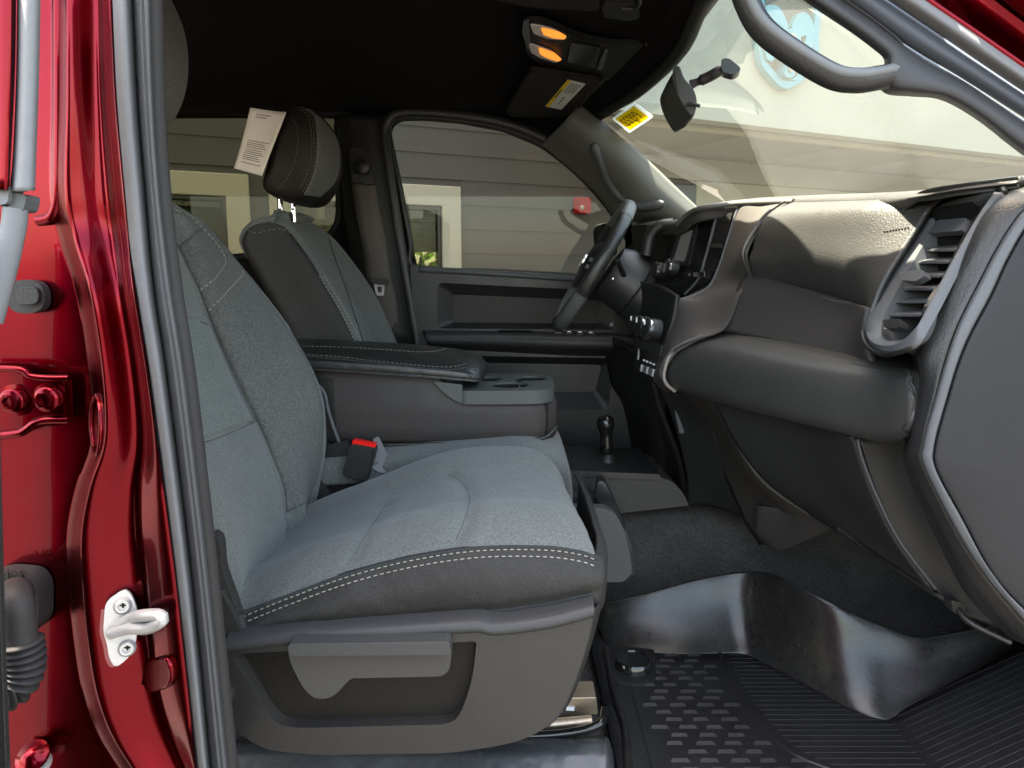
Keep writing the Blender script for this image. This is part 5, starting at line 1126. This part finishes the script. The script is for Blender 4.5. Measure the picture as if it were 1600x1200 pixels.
dv = thing('sun_visor', 'dark driver sun visor folded against the headliner with a warning label', 'sun visor', UZ(870, 150, zv))
vo = rp([UZ(*p, zv) for p in [(828, 102), (946, 120), (922, 142), (892, 176), (800, 176), (790, 168)]], .02, 4)
vb = MB().plate(vo, V((0, 0, -.014))).build('visor_panel', mat('visor_cloth', (.014, .012, .010), .85, bump=[(400, .3)]), dv, bevel=.006)
lz = zv-.0152
def LP(u, v):   # the label, u along the stripe, v away from it
    a, b, c, d = UZ(887, 124, lz), UZ(915, 131, lz), UZ(877, 171, lz), UZ(852, 166, lz)
    return a*(1-u)*(1-v)+b*(1-u)*v+c*u*v+d*u*(1-v)
lb = MB().plate([LP(0, 0), LP(0, 1), LP(1, 1), LP(1, 0)], V((0, 0, -.0006))).build('warning_label', M['white'], vb)
MB().plate([LP(0, 0)+V((0, 0, -.0008)), LP(0, .2)+V((0, 0, -.0008)), LP(1, .2)+V((0, 0, -.0008)), LP(1, 0)+V((0, 0, -.0008))], V((0, 0, -.0004))).build('yellow_stripe', M['yellow'], lb)
mb = MB()
for k in range(7):
    v = .3+k*.085; mb.plate([LP(.06, v)+V((0, 0, -.0008)), LP(.06, v+.03)+V((0, 0, -.0008)), LP(.42-.03*(k % 3), v+.03)+V((0, 0, -.0008)), LP(.42-.03*(k % 3), v)+V((0, 0, -.0008))], V((0, 0, -.0003)))
for k in range(3): mb.plate([LP(.55+.1*k, .45+.05*k)+V((0, 0, -.0008)), LP(.55+.1*k, .6)+V((0, 0, -.0008)), LP(.62+.1*k, .62)+V((0, 0, -.0008)), LP(.62+.1*k, .5)+V((0, 0, -.0008))], V((0, 0, -.0003)))
mb.build('label_print', M['ink'], lb)
MB().plate([LP(.3, .06)+V((0, 0, -.0014)), LP(.3, .15)+V((0, 0, -.0014)), LP(.62, .15)+V((0, 0, -.0014)), LP(.62, .06)+V((0, 0, -.0014))], V((0, 0, -.0003))).build('stripe_print', M['ylw_dark'], lb)
MB().tube([UZ(900, 176, zv-.012), UZ(922, 142, zv-.012), UZ(946, 122, zv-.012)], .0035, 8).build('visor_edge', M['plastic'], vb)
MB().lathe(UZ(905, 190, zv-.02), V((.2, -.5, -1)), [(.008, 0), (.006, .01)], 12).build('visor_pivot', M['lightgrey'], dv)
pv = thing('visor_clip', 'dark visor clip on the headliner above the overhead console', 'clip', UZ(972, 10, 1.30))
MB().plate(rp([UZ(*p, 1.30) for p in [(940, -6), (996, -8), (1000, 14), (986, 20), (944, 14)]], .01, 3), V((0, 0, -.016))).build('clip_body', M['headtrim'], pv, bevel=.004)
MB().tube(even([UZ(*p, 1.284) for p in [(970, 12), (988, 14), (999, 6), (999, -8)]], 16), .004, 8).build('clip_edge', M['grain'], pv)
pn = thing('sun_visor', 'plain passenger sun visor folded up at the top edge of the view', 'sun visor', UZ(900, -40, 1.30))
MB().plate(rp([UZ(*p, 1.30) for p in [(720, -70), (940, -60), (936, 6), (830, 0), (740, -20)]], .02, 4), V((0, 0, -.014))).build('visor_panel', mat('visor_cloth_dark', (.012, .010, .009), .85, bump=[(400, .3)]), pn, bevel=.006)
# rear view mirror on the glass
rm = thing('rear_view_mirror', 'black rear view mirror on a stalk glued to the windshield', 'mirror', U(1140, 105, 1.5))
MB().plate(rp(PS([(1126, 92, 1.50), (1138, 90, 1.50), (1158, 106, 1.50), (1155, 112, 1.50), (1146, 117, 1.50), (1128, 112, 1.50)]), .008, 4), V((.01, .04, 0))).build('mount', M['gloss'], rm, bevel=.006)
MB().tube(even(PS([(1132, 106, 1.52), (1120, 113, 1.52), (1108, 120, 1.53), (1090, 128, 1.54)]), 16), [.0085]*2+[.011]*12+[.008]*2, 14).build('arm', M['grain'], rm)
MB().tube(PS([(1092, 127, 1.54), (1080, 132, 1.55)]), [.007, .010], 12).build('ball_joint', M['lightgrey'], rm)
A_ = [(1052, 104), (1062, 101), (1068, 122), (1084, 138), (1090, 158), (1086, 178), (1079, 181), (1068, 166), (1056, 142), (1050, 120)]
mo = rp(PS([(x, y, 1.50) for x, y in A_]), .012, 4); c_ = sum(mo, V())/len(mo)
rmb = MB().loft([[p for p in mo], [p+V((.006, .03, 0)) for p in mo], [c_+(p-c_)*1.02+V((.012, .12, 0)) for p in mo], [c_+(p-c_)*.9+V((.014, .2, 0)) for p in mo]]).build('mirror_housing', M['grain'], rm, bevel=.004)
MB().plate(rp(PS([(1053, 106, 1.497), (1061, 104, 1.497), (1064, 142, 1.497), (1058, 142, 1.497)]), .004, 3), V((0, .004, 0))).build('mirror_end_cap', M['plastic'], rmb, bevel=.001)
MB().tube(even(PS([(1074, 163, 1.495), (1082, 162, 1.492), (1094, 166, 1.49)]), 8), .0035, 8).build('dip_lever', M['plastic'], rmb)
# yellow sticker in the corner of the glass
stx = thing('windshield_sticker', 'yellow diamond placed sticker with dark print in the far windshield corner', 'sticker', U(990, 183, 2.0))
q = on(bv_ws, [(992, 161), (1020, 182), (984, 206), (957, 185)], .002)
if len(q) == 4:
    def SB(u, v): return q[0]*(1-u)*(1-v)+q[1]*u*(1-v)+q[2]*u*v+q[3]*(1-u)*v
    nrm = (q[1]-q[0]).cross(q[3]-q[0]).normalized()
    if nrm.dot(Cc-q[0]) < 0: nrm = -nrm
    cl = MB().plate([SB(0, 0), SB(1, 0), SB(1, 1), SB(0, 1)], nrm*.0006).build('clear_border', M['film'], stx)
    yl = MB().plate([SB(u, v)+nrm*.001 for u, v in ((.06, .06), (.92, .06), (.92, .9), (.06, .9))], nrm*.0006).build('yellow_face', M['sticker'], stx)
    ux = SB(.5, 1)-SB(.5, 0); uy = SB(1, .5)-SB(0, .5); L_ = ux.length
    text('66653', L_*.25, SB(.42, .5)+nrm*.0022, ux, uy, 'serial_number', M['ylw_dark'], stx, .0003)
    text('BR 12 A', L_*.13, SB(.72, .55)+nrm*.0022, ux, uy, 'small_print', M['ylw_dark'], stx, .0003)

# ================================================================== ALL-WEATHER FLOOR MAT
fm = thing('floor_mat', 'deep black rubber floor mat with glossy side wall and ribbed toe pad', 'floor mat', (.5, 1.2, 0))
tp_ = [(925, 950), (945, 945), (1013, 930), (1091, 909), (1156, 898), (1193, 899), (1230, 911), (1299, 948), (1369, 978), (1429, 999), (1475, 996), (1554, 980), (1640, 956)]
bt_ = [(936, 985), (955, 1012), (1045, 1021), (1124, 1020), (1161, 1021), (1193, 1036), (1253, 1068), (1323, 1105), (1360, 1119), (1390, 1124), (1461, 1103), (1554, 1068), (1640, 1034)]
bw = []
for i, p in enumerate(bt_):
    if i < 10: bw.append(UZ(*p, .012))
    else: bw.append(U(*p, bw[9].y+.01*(i-9)))
tw = [U(*p, b.y+.075) for p, b in zip(tp_, bw)]
rows = [[t+V((0, .03, -.012)), t+V((0, .012, .0)), t, b.lerp(t, .6)+V((0, .008, 0)), b.lerp(t, .25)+V((0, .002, 0)), b+V((0, -.012, .001))] for t, b in zip(even(tw, 46), even(bw, 46))]
wl_ = part(MB().grid(gs(rows, 30, 120)), 'side_wall', M['matwall'], fm, solid=.003)
part(MB().tube(even([t+V((0, .004, .0)) for t in tw], 120), .0035, 8), 'wall_lip', M['rubber'], fm)
x0 = bw[9].x
def toe(x): return .010+max(0, x-x0)*.52
def ywall(x):
    for a, b in zip(bw, bw[1:]):
        if a.x <= x <= b.x: return a.y+(b.y-a.y)*(x-a.x)/max(1e-6, b.x-a.x)
    return bw[0].y if x < bw[0].x else bw[-1].y
xs = [.17+.02*k for k in range(48)]
part(MB().grid([[V((x, ywall(x)*(1-t)+.84*t, toe(x))) for t in [k/12 for k in range(13)]] for x in xs]), 'mat_floor', M['rubber'], fm, solid=.006)
# divider ridge
dv_ = [UZ(x, y, .014) for x, y in [(1124, 1019), (1134, 1050), (1160, 1095), (1192, 1138), (1235, 1176), (1290, 1200), (1370, 1224)]]
part(MB().tube(even(dv_, 50), .0045, 8), 'divider_ridge', M['rubber'], fm)
dvs = even(dv_, 200)
def xdiv(y):
    best = min(dvs, key=lambda p: abs(p.y-y)); return best.x
# ribs across the toe pad
mb = MB(); y = .86; 
while y < bw[3].y-.01:
    x1 = x0+.42
    while x1 > x0-.6 and ywall(x1) < y+.012: x1 -= .004
    xa = xdiv(y)+.02 if y < dv_[0].y else x1
    if x1-xa > .02:
        pts = [V((xa+(x1-xa)*k/40, y, 0)) for k in range(41)]
        mb.tube([V((p.x, p.y, toe(p.x)+.0035)) for p in pts], .0032, 6)
    y += .0145
part(mb, 'rib_pad', mat('rib_rubber', (.02, .02, .021), .36, bump=[(400, .15)]), fm)
# trapezoid lugs of the heel area
mb = MB(); j = 0; y = .9
while y < 1.47:
    x = .20+(.0245 if j % 2 else 0)+.012*math.sin(j*1.1)
    while x < xdiv(min(y, dv_[0].y))-.045:
        if y < ywall(x)-.02 and not ((x+.018-.255)**2+(y-1.385)**2 < .0024) and x > .185+(1.45-y)*.14:
            k = random.uniform(.85, 1.1); w0 = .042*k; w1 = .024*k; d = .017; h = .006
            b4 = [V((x, y, .0105)), V((x+w0, y, .0105)), V((x+w0-(w0-w1)/2, y+d, .0105)), V((x+(w0-w1)/2, y+d, .0105))]
            t4 = [p+V((0, 0, h*(.4 if i < 2 else 1.3))) for i, p in enumerate(b4)]
            o = len(mb.v); mb.v += b4+t4
            for f in ((4, 5, 6, 7), (0, 1, 5, 4), (1, 2, 6, 5), (2, 3, 7, 6), (3, 0, 4, 7)): mb.f.append(tuple(o+i for i in f))
        x += .049
    y += .0215; j += 1
part(mb, 'tread_lugs', mat('lug_rubber', (.023, .023, .023), .36, bump=[(300, .15)]), fm, flat=True)
part(MB().tube(even([UZ(x, y, .02) for x, y in [(946, 1013), (960, 1085), (976, 1135), (982, 1210)]], 30), .007, 8), 'outer_rim', M['matwall'], fm)
part(MB().tube(even([UZ(x, y, .014) for x, y in [(986, 1075), (1000, 1130), (1020, 1210)]], 30), .003, 8), 'inner_rim', M['rubber'], fm)
c = UZ(990, 1046, .014)
ck = part(MB().lathe(c, V((0, 0, 1)), [(.040, 0), (.038, .012), (.036, .022), (.034, .025), (.030, .025), (.028, .022), (.001, .0215)], 40), 'retaining_knob', M['gloss'], fm)
part(MB().plate(rp([UZ(*p, .016) for p in [(948, 1012), (1022, 1018), (1026, 1060), (1000, 1074), (960, 1070)]], .01, 4), V((0, 0, .006))), 'knob_base', M['rubber'], fm, bevel=.003)
